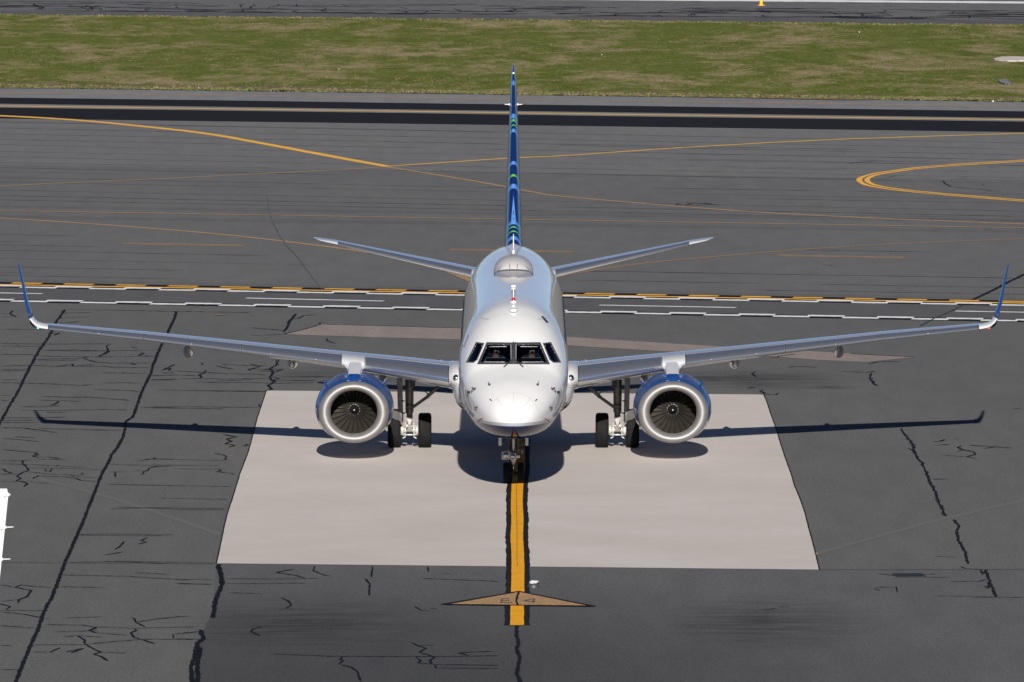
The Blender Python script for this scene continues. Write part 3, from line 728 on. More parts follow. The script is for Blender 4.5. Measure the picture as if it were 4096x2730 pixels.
# grass: sheet, ragged tufts
sheet('grass_infield', (60, 103), (352, 409), M['grass'], 0.03, wob=1.6, n=260)
sheet('dry_verge', (336, 392), (352, 409), M['verge'], 0.034, wob=2.2, n=320)
g, gd = G(), G()
def tuft(gg, x, y, h, w):
    for k in range(3):
        a_ = R.uniform(-.6, .6); dx = R.uniform(-w, w); lean = R.uniform(-.5, .5) * h
        gg.add([(x + dx, y, 0.02), (x + dx + w * .5, y + a_ * w * .3, 0.02), (x + dx + w * .2 + lean, y + R.uniform(-.1, .1), h * R.uniform(.7, 1.2))], [(0, 1, 2)])
for i in range(15000):
    u = R.uniform(-120, 4220); v = R.uniform(62, 351) + u * lerp(.0105, .0139, .5)
    x, y, _ = P(u, v)
    q = mnoise.noise((x * .05, y * .03, 1.7)) * 1.3 + mnoise.noise((x * .17, y * .09, 5.1)) + R.uniform(-.45, .45)
    tuft(gd if q > .22 else g, x, y, R.uniform(.03, .08), R.uniform(.06, .25))
for e0, k, n in ((352, .0139, 2600), (60, .0105, 1200)):
    for i in range(n):
        u = R.uniform(-120, 4220); v = e0 + u * k + (R.uniform(-12, 1) if e0 > 100 else R.uniform(-1, 6))
        x, y, _ = P(u, v)
        tuft(gd if R.random() < .6 else g, x, y, R.uniform(.04, .13), R.uniform(.10, .4))
tag(g.obj('grass', M['blade_green'], recalc=False, smooth=False), kind='stuff')
tag(gd.obj('dry_grass', M['blade_dry'], recalc=False, smooth=False), kind='stuff')

# ============================================================ AIRLINER
AR = thing('airliner', (0, 18.13, 0), 'white twin-engine airliner with blue engines and striped blue fin, facing the camera on the pad', 'airliner')

# fuselage tables: y, top z, bottom z, half width, z of widest line
FT = [(0.0, 1.99, 1.95, 0.02, 1.97), (0.06, 2.17, 1.80, 0.20, 1.98), (0.2, 2.33, 1.68, 0.38, 2.02), (0.5, 2.52, 1.57, 0.60, 2.08), (1.0, 2.74, 1.47, 0.82, 2.18), (1.6, 2.95, 1.40, 1.01, 2.32), (2.3, 3.14, 1.355, 1.17, 2.48),
      (3.0, 3.36, 1.335, 1.29, 2.65), (3.5, 3.64, 1.33, 1.365, 2.78), (4.1, 3.98, 1.33, 1.43, 2.90), (4.8, 4.30, 1.34, 1.475, 3.0), (5.6, 4.57, 1.36, 1.498, 3.07), (6.6, 4.77, 1.39, 1.505, 3.12), (8.0, 4.86, 1.43, 1.505, 3.15),
      (12, 4.92, 1.50, 1.505, 3.2), (20, 5.04, 1.62, 1.505, 3.3), (25, 5.15, 1.75, 1.50, 3.4), (28, 5.19, 2.05, 1.42, 3.6), (31, 5.14, 2.75, 1.15, 3.95), (34, 4.98, 3.60, 0.70, 4.25), (36.2, 4.75, 4.25, 0.26, 4.5)]
NS = 128
def fring(y, sc=1.0, nexp=2.45, off=0.0):
    t_, b_, w_, zw = smooth_tab(FT, y)
    k = min(1, max(0, y / 3.0)); nu = lerp(2.0, 2.05, k); nl = lerp(2.0, nexp, k)
    if y > 26: nl = lerp(nl, 2.0, min(1, (y - 26) / 5))
    out = []
    for i in range(NS):
        a_ = 2 * math.pi * i / NS
        c_, s_ = math.cos(a_), math.sin(a_)
        n = nu if s_ >= 0 else nl
        x = math.copysign(abs(c_) ** (2 / n), c_) * (w_ * sc + off)
        z = zw + math.copysign(abs(s_) ** (2 / n), s_) * (((t_ - zw) if s_ >= 0 else (zw - b_)) * sc + off)
        out.append(Vector((x, y, z)))
    return out
ys = [0.0, .015, .03, .06, .1, .15, .2, .28, .36, .46, .58, .72, .88]
y = 1.0
while y < 6.3: ys.append(y); y += 0.045
while y < 36.2: ys.append(y); y += 0.42
ys.append(36.2)
def inpoly(p, poly):
    c_ = False; n = len(poly)
    for i in range(n):
        (x1, y1), (x2, y2) = poly[i], poly[(i + 1) % n]
        if (y1 > p[1]) != (y2 > p[1]) and p[0] < (x2 - x1) * (p[1] - y1) / (y2 - y1) + x1: c_ = not c_
    return c_
def nz(d, y): return (2054 + d / 3.733, 1280 + y / 3.733)          # nose close-up coordinates, d from the centreline
def mir(poly, s): return [nz(s * d, y) for d, y in poly]
WS_O = [(6, 343), (400, 338), (542, 667), (6, 665)]
WS_I = [(36, 372), (388, 366), (503, 640), (36, 642)]
SW_O = [(436, 351), (557, 335), (708, 640), (594, 642), (536, 598)]
SW_I = [(450, 362), (549, 350), (690, 629), (598, 630), (552, 592)]
def grow(poly, k):
    cx_ = sum(p[0] for p in poly) / len(poly); cy_ = sum(p[1] for p in poly) / len(poly)
    return [(cx_ + (p[0] - cx_) * k, cy_ + (p[1] - cy_) * k) for p in poly]
holes = [mir(grow(w_, 1.04), s) for w_ in (WS_I, SW_I) for s in (-1, 1)]
def fuse_mesh(sc, ys_, holed=True, off=0.0):
    rings = [fring(y_, sc, off=off) for y_ in ys_]
    vs = [p for r in rings for p in r]; fs = []
    for i in range(len(rings) - 1):
        for k in range(NS):
            q = (i * NS + k, i * NS + (k + 1) % NS, (i + 1) * NS + (k + 1) % NS, (i + 1) * NS + k)
            if holed and ys_[i] < 6.2 and ys_[i] > 1.5:
                c_ = sum((vs[j] for j in q), Vector()) / 4
                if c_.z > 2.9 and any(inpoly(proj(c_), h) for h in holes): continue
            fs.append(q)
    return vs, fs
vs, fs = fuse_mesh(1.0, ys, False)
BV = BVHTree.FromPolygons([tuple(p) for p in vs], fs)
vs, fs = fuse_mesh(1.0, ys, True)
n = len(vs)
fs.append(tuple(range(NS))); fs.append(tuple(range(n - NS, n)))
FUS = obj('fuselage', vs, fs, M['fuselage'], AR)
iy = [y_ for y_ in ys if 2.2 < y_ < 6.0]
vs, fs = fuse_mesh(0.965, iy, True)
obj('cockpit_lining', vs, fs, M['dark'], FUS)
g = G(); r_ = fring(5.95, .96); g.add(r_, [tuple(range(NS))]); r_ = fring(2.25, .96); g.add(r_, [tuple(range(NS))])
g.box((0, 4.1, 2.62), (2.5, 3.4, .04))
g.obj('cockpit_bulkhead', M['dark'], FUS)
pz = W(2054, 1433, 3.65)[2]; g = G(); g.box((0, 3.86, pz - .10), (1.5, .30, .16)); g.box((0, 3.75, 2.9), (2.0, .12, .5)); g.box((0, 4.3, 2.85), (.35, 1.1, .4))
g.obj('instrument_panel', M['dark'], FUS)
def hit(u, v, off=0.0):
    o = Vector((0, CY, CH)); d = ray(u, v).normalized()
    loc, nor, i, dist = BV.ray_cast(o, d)
    if loc is None: return None
    if nor.dot(d) > 0: nor = -nor
    return loc + nor * off
def hn(u, v):
    d = ray(u, v).normalized(); loc, nor, i, dist = BV.ray_cast(Vector((0, CY, CH)), d)
    return -nor if nor.dot(d) > 0 else nor
def subdiv_edge(poly, n=8):
    out = []
    for i in range(len(poly)):
        a_, b_ = poly[i], poly[(i + 1) % len(poly)]
        for k in range(n): out.append((lerp(a_[0], b_[0], k / n), lerp(a_[1], b_[1], k / n)))
    return out
def round_poly(poly, r=0.12):
    out = []
    n = len(poly)
    for i in range(n):
        p, a_, b_ = poly[i], poly[i - 1], poly[(i + 1) % n]
        la = math.hypot(a_[0] - p[0], a_[1] - p[1]); lb = math.hypot(b_[0] - p[0], b_[1] - p[1]); q = min(la, lb) * r
        p1 = (lerp(p[0], a_[0], q / la), lerp(p[1], a_[1], q / la)); p2 = (lerp(p[0], b_[0], q / lb), lerp(p[1], b_[1], q / lb))
        for t in (0, .33, .67, 1):
            out.append(tuple((1 - t) ** 2 * x0 + 2 * t * (1 - t) * x1 + t * t * x2 for x0, x1, x2 in zip(p1, p, p2)))
    return out
def patch(poly_px, off, rings=6):
    v_, f_ = patch_(poly_px, off, rings)
    a_, b_, c_ = [Vector(v_[i]) for i in f_[0]]
    if (b_ - a_).cross(c_ - a_).dot(ray(2054, 1400)) > 0: f_ = [q[::-1] for q in f_]
    return v_, f_
def patch_(poly_px, off, rings=6):
    cx_ = sum(p[0] for p in poly_px) / len(poly_px); cy_ = sum(p[1] for p in poly_px) / len(poly_px)
    e = poly_px; g = G(); c_ = hit(cx_, cy_, off); n = len(e)
    vs_ = [c_]; fs_ = []
    for r_ in range(1, rings + 1):
        for p in e: vs_.append(hit(lerp(cx_, p[0], r_ / rings), lerp(cy_, p[1], r_ / rings), off))
    for k in range(n): fs_.append((0, 1 + k, 1 + (k + 1) % n))
    for r_ in range(rings - 1):
        for k in range(n):
            a_ = 1 + r_ * n + k; b_ = 1 + r_ * n + (k + 1) % n
            fs_.append((a_, a_ + n, b_ + n, b_))
    return vs_, fs_
for s in (-1, 1):
    for (o_, i_, nm, pn) in ((WS_O, WS_I, 'windshield_frame', 'windshield_pane'), (SW_O, SW_I, 'side_window_frame', 'side_window_pane')):
        po = subdiv_edge(mir(o_, s)); pi = subdiv_edge(mir(i_, s))
        g = G(); n = len(po); rr = []
        for k in range(n):
            oo = hit(*po[k], 0.002); o2 = hit(*po[k], 0.010); i2 = hit(*pi[k], 0.010); ii = hit(*pi[k], -0.03)
            rr.append([oo, o2, i2, ii])
        rr.append(rr[0]); g.loft(rr, cap=False, closed=False)
        fr = g.obj(nm, M['frame'], FUS, auto=rad(40))
        v_, f_ = patch(pi, -0.012)
        obj(pn, v_, f_, M['glass'], FUS, recalc=False)
    # heater strips on the windshield, shade in the side window
    for (d0, y0, d1, y1) in ((100, 400, 365, 402), (125, 632, 455, 630)):
        q = []; g = G()
        for t in range(7):
            u_, v_ = nz(s * lerp(d0, d1, t / 6), lerp(y0, y1, t / 6)); q.append(hit(u_, v_, 0.0))
        g.tube(q, .008, 5); g.obj('heater_strip', M['gear_white'], FUS)
    sh = subdiv_edge(mir([(545, 375), (600, 400), (685, 625), (640, 622)], s), 3)
    v_, f_ = patch(sh, -0.035, 3)
    obj('sun_shade', v_, f_, M['shade'], FUS, recalc=False)
    # wiper
    g = G()
    q = [hit(*nz(s * d_, y_), .03) for d_, y_ in ((14, 520), (16, 560), (22, 600), (60, 645), (110, 690), (140, 712))]
    g.tube(q, .012, 6)
    q = [hit(*nz(s * d_, y_), .035) for d_, y_ in ((18, 395), (16, 470), (14, 560), (14, 600))]
    g.tube(q, .009, 6)
    q = [hit(*nz(s * d_, y_), .02) for d_, y_ in ((118, 690), (140, 712))]
    g.tube(q, .02, 6)
    g.obj('wiper', M['gear_dark'], FUS)
g = G(); q = [hit(*nz(0, y_), .012) for y_ in (340, 400, 500, 600, 668)]
g.tube(q, .022, 6); g.obj('windshield_post', M['frame'], FUS)
# probes on the nose
def probe(ptsA, r=.012, mat='brown', lift=.02):
    for s in (-1, 1):
        g = G(); q = []
        for i, (d_, y_) in enumerate(ptsA): q.append(hit(*nz(s * d_, y_), lift if 0 < i < len(ptsA) - 1 else lift * .3))
        g.tube(q, r, 6); g.obj('probe', M[mat], FUS)
probe([(558, 1022), (562, 1040), (615, 1018)], .013, lift=.05); probe([(560, 1040), (590, 1070), (600, 1085), (615, 1078)], .013, lift=.07)
probe([(535, 1295), (530, 1315), (575, 1308)], .013, lift=.05); probe([(540, 1315), (552, 1345)], .007)
probe([(455, 1465), (460, 1480), (495, 1505), (500, 1495)], .014, lift=.08)
probe([(325, 1212), (348, 1190)], .016, lift=.02)
for s in (-1, 1):
    c_ = hit(*nz(s * 355, 976), .01); nn = hn(*nz(s * 355, 976))
    g = G(); g.tube([c_ - nn * .02, c_ + nn * .03, c_ + nn * .05], [.034, .030, .012], 8); g.tube([c_, c_ + nn * .06 + Vector((s * .02, 0, .045))], .008, 5); g.obj('angle_of_attack_vane', M['brown'], FUS)
# radome seam and lightning strips
def seam_line(pts, w=.006, mat='panel', name='radome_seam', off=.0015):
    q = [hit(u_, v_, off) for u_, v_ in pts]; q = [p for p in q if p]
    g = G(); n_ = len(q); rr = []
    for i, p in enumerate(q):
        d = (q[min(i + 1, n_ - 1)] - q[max(i - 1, 0)]).normalized(); no = hn(*pts[i]); sd = d.cross(no).normalized()
        rr.append([p - sd * w, p + no * .001, p + sd * w])
    g.loft(rr, cap=False, closed=False); return g.obj(name, M[mat], FUS, recalc=False)
seam_line([nz(378 * math.cos(t), 1440 - 355 * math.sin(t)) for t in [rad(8 + 164 * i / 40) for i in range(41)]], .005)
seam_line([nz(0, 1090 + 28 * i) for i in range(9)], .004, name='lightning_strip')
for s in (-1, 1): seam_line([nz(s * (265 - 14 * i), 1160 + 17 * i) for i in range(9)], .004, name='lightning_strip')
# upper anti-collision light, blade antennas on the crown
def crown(v):
    lo, hi = 5.0, 31.0
    for _ in range(40):
        m_ = (lo + hi) / 2; t_ = smooth_tab(FT, m_)[0]
        if proj((0, m_, t_))[1] > v: lo = m_
        else: hi = m_
    m_ = (lo + hi) / 2
    return m_, smooth_tab(FT, m_)[0]
y_, z_ = crown(1242); g = G(); g.loft([[(x * k, y_ + yy * k, z_ + h) for x, yy in ((-.13, 0), (-.09, -.22), (0, -.3), (.09, -.22), (.13, 0), (.09, .22), (0, .3), (-.09, .22))] for h, k in ((-.03, 1), (.025, 1), (.045, .8))])
g.obj('antenna_pad', M['markwhite'], FUS)
def blade(v, h, L, t=.016, sweep=.1, mat='markwhite', name='blade_antenna'):
    y_, z_ = crown(v); g = G()
    prof = ((-.5, 0), (-.2, 1), (.2, .8), (.5, 0), (.2, -.8), (-.2, -1))
    g.loft([[(b_ * t * k, y_ + a_ * L * k + sw, z_ - .02 + hh) for a_, b_ in prof] for hh, k, sw in ((0, 1, 0), (h, .55, sweep))])
    return g.obj(name, M[mat], FUS)
blade(1218, .10, .3); blade(1226, .07, .25, .05); blade(1190, .30, .34, .018)
y_, z_ = crown(1209); g = G(); g.rev([(-.01, .085), (.03, .08), (.03, .0)], (0, y_, z_), 'z', 20); g.obj('beacon_base', M['markwhite'], FUS)
g = G(); g.rev([(.03, .062), (.09, .055), (.12, .03), (.125, 0)], (0, y_, z_), 'z', 16); g.obj('beacon', M['red'], FUS)
y_, z_ = crown(1148); g = G(); g.box((0, y_, z_ + .03), (.115, .4, .05)); g.obj('antenna_box', M['markwhite'], FUS, smooth=False)
# satellite dome
y0, z0 = crown(1088)
g = G(); rr = []
for i in range(25):
    t = i / 24; yy = y0 + t * 3.4
    hw = .565 * (max(0, 1 - (abs(t - .22) / (.24 if t < .22 else .80)) ** 2.4)) ** .42 if True else 0
    hh = .40 * (max(0, 1 - (abs(t - .26) / (.27 if t < .26 else .76)) ** 2.2)) ** .5
    if i == 0: hw, hh = .50, .10
    zb = smooth_tab(FT, yy)[0]
    rr.append([(hw * math.cos(a_), yy, zb - .10 + (hh + .10) * math.sin(a_) ** .8) for a_ in [math.pi * k / 24 for k in range(25)]])
g.loft(rr, cap=True, closed=False)
DOME = g.obj('satellite_dome', M['dome'], FUS)
g = G(); rr = []
for i in range(9):
    t = i / 8; yy = y0 - 2.6 * (1 - t); hw = .10 + .46 * t ** .6; zb = smooth_tab(FT, yy)[0]
    rr.append([(hw * math.cos(a_), yy, zb - .12 + (.12 + .02 + .035 * t) * math.sin(a_) ** .5) for a_ in [math.pi * k / 16 for k in range(17)]])
g.loft(rr, cap=True, closed=False); g.obj('dome_fairing', M['dome'], FUS)
g = G(); rr = [[(.575 * math.cos(a_) * 1, y0 - .03, smooth_tab(FT, y0)[0] - .10 + (.17) * math.sin(a_) ** .6 + h_) for h_ in (-.012, .012)] for a_ in [math.pi * k / 24 for k in range(25)]]
g.loft(rr, cap=False, closed=False); g.obj('dome_seal', M['frame'], FUS)
for s in (-1, 1):
    g = G(); g.box((s * .108, y0 - .02, z0 + .17), (.022, .04, .12)); g.obj('dome_lug', M['frame'], FUS, smooth=False)
blade(1000, .48, .14, .02, .05); blade(1010, .10, .3, .05)
# loop antenna at the left of the crown near the fin
g = G(); q = [(-.62 - .07 * math.sin(t) , 26.5, 4.99 - .14 * (1 - math.cos(t)) / 2 + .04 * math.sin(t)) for t in [math.pi * k / 10 for k in range(11)]]
g.tube(q, .010, 6); g.obj('loop_antenna', M['markwhite'], FUS)
# cabin windows, doors, hatch outlines
def side_pt(y, z, s, off=0.004):
    t_, b_, w_, zw = smooth_tab(FT, y); n = 2.05 if z > zw else 2.45
    h_ = (t_ - zw) if z > zw else (zw - b_)
    x = w_ * max(0, 1 - (abs(z - zw) / h_) ** n) ** (1 / n)
    return (s * (x + off), y, z)
for s in (-1, 1):
    for k in range(25):
        yc = 7.4 + k * .79; zc = 3.60 + yc * .010
        ring = [side_pt(yc + .12 * math.cos(a_), zc + .17 * math.sin(a_), s, .006) for a_ in [2 * math.pi * j / 14 for j in range(14)]]
        obj('cabin_window', ring, [tuple(range(14))], M['spinner'], FUS, smooth=False)
    for (ya, yb, za, zb) in ((5.55, 6.3, 2.62, 4.42), (28.0, 28.7, 2.95, 4.6)):
        g = G(); rr = []
        loop = [(ya, za), (ya, zb), (yb, zb), (yb, za)]
        pl = subdiv_edge(loop, 10); cy_, cz_ = (ya + yb) / 2, (za + zb) / 2
        for p in pl + [pl[0]]:
            rr.append([side_pt(p[0], p[1], s, .003), side_pt(lerp(cy_, p[0], .95), lerp(cz_, p[1], .98), s, .003)])
        g.loft(rr, cap=False, closed=False); g.obj('door_outline', M['panel'], FUS, recalc=False)
def ring_joint(y, w=.008):
    r0 = fring(y - w, 1.0, off=.0015); r1 = fring(y + w, 1.0, off=.0015); g = G(); g.loft([r0, r1], cap=False); g.obj('skin_joint', M['panel'], FUS, recalc=False)
for y_ in (6.9, 10.6, 14.8, 19.2, 23.4, 27.2): ring_joint(y_)
for s in (-1, 1):
    for zo in (.70,):
        rr = []; yy_ = 8.0
        while yy_ < 26.0:
            t_, b_, w_, zw = smooth_tab(FT, yy_); z = lerp(zw, t_, zo)
            rr.append([side_pt(yy_, z - .006, s, .002), side_pt(yy_, z + .006, s, .002)]); yy_ += .6
        g = G(); g.loft(rr, cap=False, closed=False); g.obj('skin_joint', M['panel'], FUS, recalc=False)
for i in range(34):                                            # insect and rain marks round the windshield and nose
    d_ = R.choice((-1, 1)) * abs(R.gauss(0, 300)); y_ = R.choice((R.uniform(322, 342), R.uniform(670, 700), R.uniform(700, 1150)))
    if abs(d_) > 620: continue
    p_ = hit(*nz(d_, y_), .0015); n_ = hn(*nz(d_, y_)); a_ = n_.orthogonal().normalized(); b_ = n_.cross(a_)
    ra = R.uniform(.004, .011); ring = [p_ + a_ * ra * math.cos(t) + b_ * ra * 1.8 * math.sin(t) for t in [k * math.pi / 3 for k in range(6)]]
    obj('bug_spot', ring, [tuple(range(6))], M['brown'], FUS, smooth=False, recalc=False)
# small grey placard high on the right of the nose (seen in the photo)
pl = [(2163, 1266), (2173, 1266), (2196, 1292), (2184, 1292)]
v_, f_ = patch(subdiv_edge(pl, 3), .004, 3); obj('placard', v_, f_, M['frame'], FUS, recalc=False)
pl = [(1871, 1338), (1878, 1341), (1858, 1392), (1852, 1388)]
v_, f_ = patch(subdiv_edge(pl, 3), .004, 3); obj('placard', v_, f_, M['panel'], FUS, recalc=False)
# belly (wing-body) fairing
BT = [(11.2, 2.0, 1.46, .9, 1.75), (12.2, 2.25, 1.28, 1.45, 1.85), (13.2, 2.35, 1.16, 1.66, 1.9), (15, 2.4, 1.10, 1.72, 1.95), (19, 2.45, 1.12, 1.70, 2.0), (21, 2.4, 1.32, 1.45, 2.0), (22.6, 2.2, 1.66, .9, 1.95)]
g = G(); rr = []
yy = 11.2
while yy <= 22.61:
    t_, b_, w_, zw = smooth_tab(BT, yy); ring = []
    for i in range(64):
        a_ = 2 * math.pi * i / 64; c_, s_ = math.cos(a_), math.sin(a_)
        ring.append((math.copysign(abs(c_) ** .8, c_) * w_, yy, zw + math.copysign(abs(s_) ** .8, s_) * ((t_ - zw) if s_ > 0 else (zw - b_))))
    rr.append(ring); yy += .38
g.loft(rr); g.obj('belly_fairing', M['fairing'], AR)

# ------------------------------------------------------------ aerofoils
def afs(n=22):
    up = []
    for i in range(n + 1):
        t = (1 - math.cos(math.pi * i / n)) / 2
        yt = 5 * (0.2969 * math.sqrt(t) - 0.1260 * t - 0.3516 * t * t + 0.2843 * t ** 3 - 0.1036 * t ** 4)
        up.append((t, yt))
    return up
AF = afs()
def section(le, chord, th, inc, cant=0.0, s=1, t0=0.0, t1=1.0, t0l=0.0, t1l=1.0, off=0.0, camber=.012):
    """closed ring: upper surface TE->LE then lower LE->TE. le=(x,y,z); cant: angle of the span direction above horizontal"""
    nx, nzv = -math.sin(cant) * s, math.cos(cant)
    ring = []
    def pt(t, h):
        yy = le[1] + chord * t * math.cos(inc); hh = chord * h - chord * t * math.sin(inc)
        return (le[0] + nx * hh, yy, le[2] + nzv * hh)
    U = [(t, y_) for t, y_ in AF if t <= t1 + 1e-6][::-1]; Lw = [(t, y_) for t, y_ in AF if 0 < t <= t1l + 1e-6]
    for t, y_ in U:
        d = off / chord
        ring.append(pt(t - (d if t < .02 else 0), y_ * th * 1.08 + camber * 4 * t * (1 - t) + d))
    for t, y_ in Lw:
        d = off / chord
        ring.append(pt(t - (d if t < .02 else 0), -y_ * th * .92 + camber * 4 * t * (1 - t) - d))
    return ring
# wing table: x, LE y, LE z, chord, thickness, incidence(deg, + = leading edge up)
WT = [(1.2, 13.55, 2.17, 5.55, .145, 1.8), (2.0, 14.02, 2.25, 5.15, .139, 1.6), (3.2, 14.70, 2.40, 4.55, .130, 1.2), (4.87, 15.63, 2.58, 3.70, .118, .6), (6.3, 16.43, 2.71, 3.30, .112, 0.2), (7.75, 17.24, 2.835, 2.93, .107, -.3),
      (10.57, 18.82, 3.08, 2.18, .102, -1.0), (13.42, 20.40, 3.28, 1.50, .100, -1.6)]
def wsec(x, s, **k):
    ly, lz, c_, th, inc = interp(WT, x)
    return section((s * x, ly, lz), c_, th, rad(inc), 0, s, **k)
def wing(s):
    g = G(); xs = [1.2 + (13.42 - 1.2) * i / 30 for i in range(31)]
    g.loft([wsec(x, s) for x in xs]); WG = g.obj('wing', M['wing_grey'], AR)
    for (a_, b_) in ((1.84, 4.18), (4.89, 7.735), (7.765, 10.575), (10.605, 13.38)):
        g = G(); m_ = 8; rr = []
        for i in range(m_ + 1):
            x = lerp(a_, b_, i / m_)
            tu = .155; tl = .018
            if a_ < 2 and i == m_: tu = .07
            if a_ < 2 and i == m_ - 1: tu = .13
            r_ = wsec(x, s, t1=tu if not (a_ < 2 and i >= m_ - 1) else .155, t1l=tl, off=.007)
            rr.append(r_)
        g.loft(rr, cap=False, closed=False); g.obj('slat', M['chrome'], WG)
    for x in (1.83, 4.20, 4.88, 7.75, 10.59, 13.39):          # rubber seals at slat ends
        g = G(); g.loft([wsec(x - .012, s, t1=.16, t1l=.018, off=.009), wsec(x + .012, s, t1=.16, t1l=.018, off=.009)], cap=False, closed=False); g.obj('slat_seal', M['black'], WG)
    # gap line behind the slats and flap line
    for (a_, b_, tt) in ((1.84, 4.2, .165), (4.88, 13.38, .165)):
        g = G(); rr = []
        for i in range(25):
            x = lerp(a_, b_, i / 24); ly, lz, c_, th, inc = interp(WT, x)
            def up(t):
                yt = 5 * (0.2969 * math.sqrt(t) - 0.1260 * t - 0.3516 * t * t + 0.2843 * t ** 3 - 0.1036 * t ** 4)
                h = c_ * (yt * th * 1.08 + .012 * 4 * t * (1 - t)) - c_ * t * math.sin(rad(inc)) + .004
                return (s * x, ly + c_ * t, lz + h)
            rr.append([up(tt), up(tt + .006)])
        g.loft(rr, cap=False, closed=False); g.obj('panel_gap', M['frame'], WG, recalc=False)
    # flap track fairings
    for (x, zb, hw) in ((9.35, 2.44, .165), (6.33, 2.19, .17), (3.78, 1.80, .185)):
        ly, lz, c_, th, inc = interp(WT, x); te = ly + c_; top = lz - .02
        g = G(); rr = []
        for i in range(21):
            t = i / 20; k = max(0.02, math.sin(math.pi * t ** .75)) ** .6
            yy = te - 1.9 + 2.9 * t; zc = (top + zb) / 2 + .03; hh = (top - zb) / 2
            rr.append([(s * x + hw * k * math.cos(a_), yy, zc + (1 - k) * hh * .7 + hh * k * math.sin(a_)) for a_ in [2 * math.pi * j / 28 for j in range(28)]])
        g.loft(rr); g.obj('flap_fairing', M['pod'], WG)
    # tip fairing (white) and winglet (blue)
    path = [(13.40, 3.28, 20.40, 1.49, 0), (13.60, 3.30, 20.50, 1.44, 8), (13.78, 3.35, 20.62, 1.38, 28), (13.90, 3.45, 20.76, 1.32, 52), (13.95, 3.54, 20.86, 1.27, 66)]
    path2 = [(13.95, 3.54, 20.86, 1.27, 66), (14.00, 3.72, 20.98, 1.18, 76), (14.09, 3.98, 21.24, .98, 78), (14.20, 4.50, 21.58, .76, 78), (14.29, 4.88, 21.86, .58, 78), (14.335, 5.03, 22.02, .40, 78), (14.34, 5.06, 22.1, .2, 78)]
    def wl(p): return section((s * p[0], p[2], p[1]), p[3], .095, rad(-1.5), rad(p[4]), s, camber=0)
    g = G(); g.loft([wl(p) for p in path]); g.obj('wing_tip', M['white'], WG)
    g = G(); g.loft([wl(p) for p in path2]); g.obj('winglet', M['wingblue'], WG)
    g = G()                                                    # recessed navigation light
    g.tube([(s * 13.72, 20.50, 3.30), (s * 13.80, 20.56, 3.33), (s * 13.90, 20.68, 3.41), (s * 13.94, 20.78, 3.50)], [.02, .04, .035, .01], 8)
    g.obj('light_housing', M['spinner'], WG)
    g = G(); g.rev([(-.035, 0), (-.02, .025), (.01, .03)], (s * 13.70, 20.50, 3.29), 'y', 10); g.obj('navigation_light', M['nav_green'] if s < 0 else M['nav_red'], WG)
    # landing light at the wing root
    g = G(); g.rev([(-.09, 0), (-.085, .035), (-.055, .075), (0, .10), (.05, .105)], W(2054 + s * 228, 1514, 13.78), 'y', 20); g.obj('landing_light', M['reflector'], WG)
    c_ = W(2054 + s * 228, 1514, 13.78); g = G(); g.rev([(.02, .10), (.015, .108), (.03, .112), (.08, .112)], c_, 'y', 20); g.obj('light_bezel', M['pod'], WG)
    # small scoops on the leading edge
    for k, x in enumerate((5.6, 6.9, 9.2, 11.9)):
        ly, lz, c_, th, inc = interp(WT, x); g = G(); g.rev([(-.012, 0), (-.006, .014), (.03, .018)], (s * x, ly + .005, lz + .012), 'y', 8); g.obj('slat_fastener', M['markwhite'], WG)
    # bigger root cuff
    g = G(); g.loft([section((s * 1.30, 13.42, 2.15), 5.8, .158, rad(1.6), 0, s, off=0), section((s * 1.62, 13.72, 2.20), 5.45, .149, rad(1.5), 0, s), section((s * 1.815, 13.895, 2.23), 5.26, .144, rad(1.45), 0, s)])
    g.obj('wing_root_fairing', M['root'], WG)
    for x in (1.72, 2.05):
        ly, lz, c_, th, inc = interp(WT, x); g = G(); g.box((s * x, ly + c_ * .33, lz + c_ * .079), (.05, .12, .03)); g.obj('vortex_tab', M['frame'], WG, smooth=False)
wing(-1); wing(1)

# ------------------------------------------------------------ tailplane, fin
HT = [(0.7, 30.9, 4.14, 3.1, .10), (1.3, 31.3, 4.26, 2.85, .10), (5.4, 34.02, 5.05, 1.35, .095), (5.8, 34.35, 5.11, 1.12, .085), (5.98, 34.62, 5.15, .85, .06), (6.05, 34.95, 5.165, .45, .04)]
for s in (-1, 1):
    g = G(); xs = [0.7 + 5.35 * i / 24 for i in range(25)]
    def hs(x, **k):
        ly, lz, c_, th = interp(HT, x); return section((s * x, ly, lz), c_, th, rad(-1.2), 0, s, camber=0, **k)
    g.loft([hs(x) for x in xs]); TP = g.obj('tailplane', M['wing_grey'], AR)
    g = G(); g.loft([hs(lerp(1.25, 5.3, i / 10), t1=.13, t1l=.13, off=.006) for i in range(11)], cap=False, closed=False); g.obj('leading_edge', M['chrome'], TP)
FINM, nt, b = newmat('tail_fin_paint')
def fin_le(z): return 29.75 + (z - 5.1) * .83
def fin_z(v):
    lo, hi = 4.5, 11.0
    for _ in range(40):
        m_ = (lo + hi) / 2
        if proj((0, fin_le(m_), m_))[1] > v: lo = m_
        else: hi = m_
    return lo
tc = nt.nodes.new('ShaderNodeTexCoord'); sp = nt.nodes.new('ShaderNodeSeparateXYZ'); nt.links.new(tc.outputs['Object'], sp.inputs[0])
zz = sp.outputs['Z']; yy = math_(nt, 'ADD', sp.outputs['Y'], 18.13)
lez = math_(nt, 'ADD', math_(nt, 'MULTIPLY', math_(nt, 'SUBTRACT', zz, 5.1), .83), 29.75)
aft = math_(nt, 'SUBTRACT', yy, lez)
q = math_(nt, 'ADD', zz, math_(nt, 'MULTIPLY', aft, .42))
qn = math_(nt, 'DIVIDE', math_(nt, 'SUBTRACT', q, 4.0), 8.0)
NB, LB, GB = (0.003, 0.018, 0.095), (0.075, 0.21, 0.52), (0.10, 0.36, 0.06)
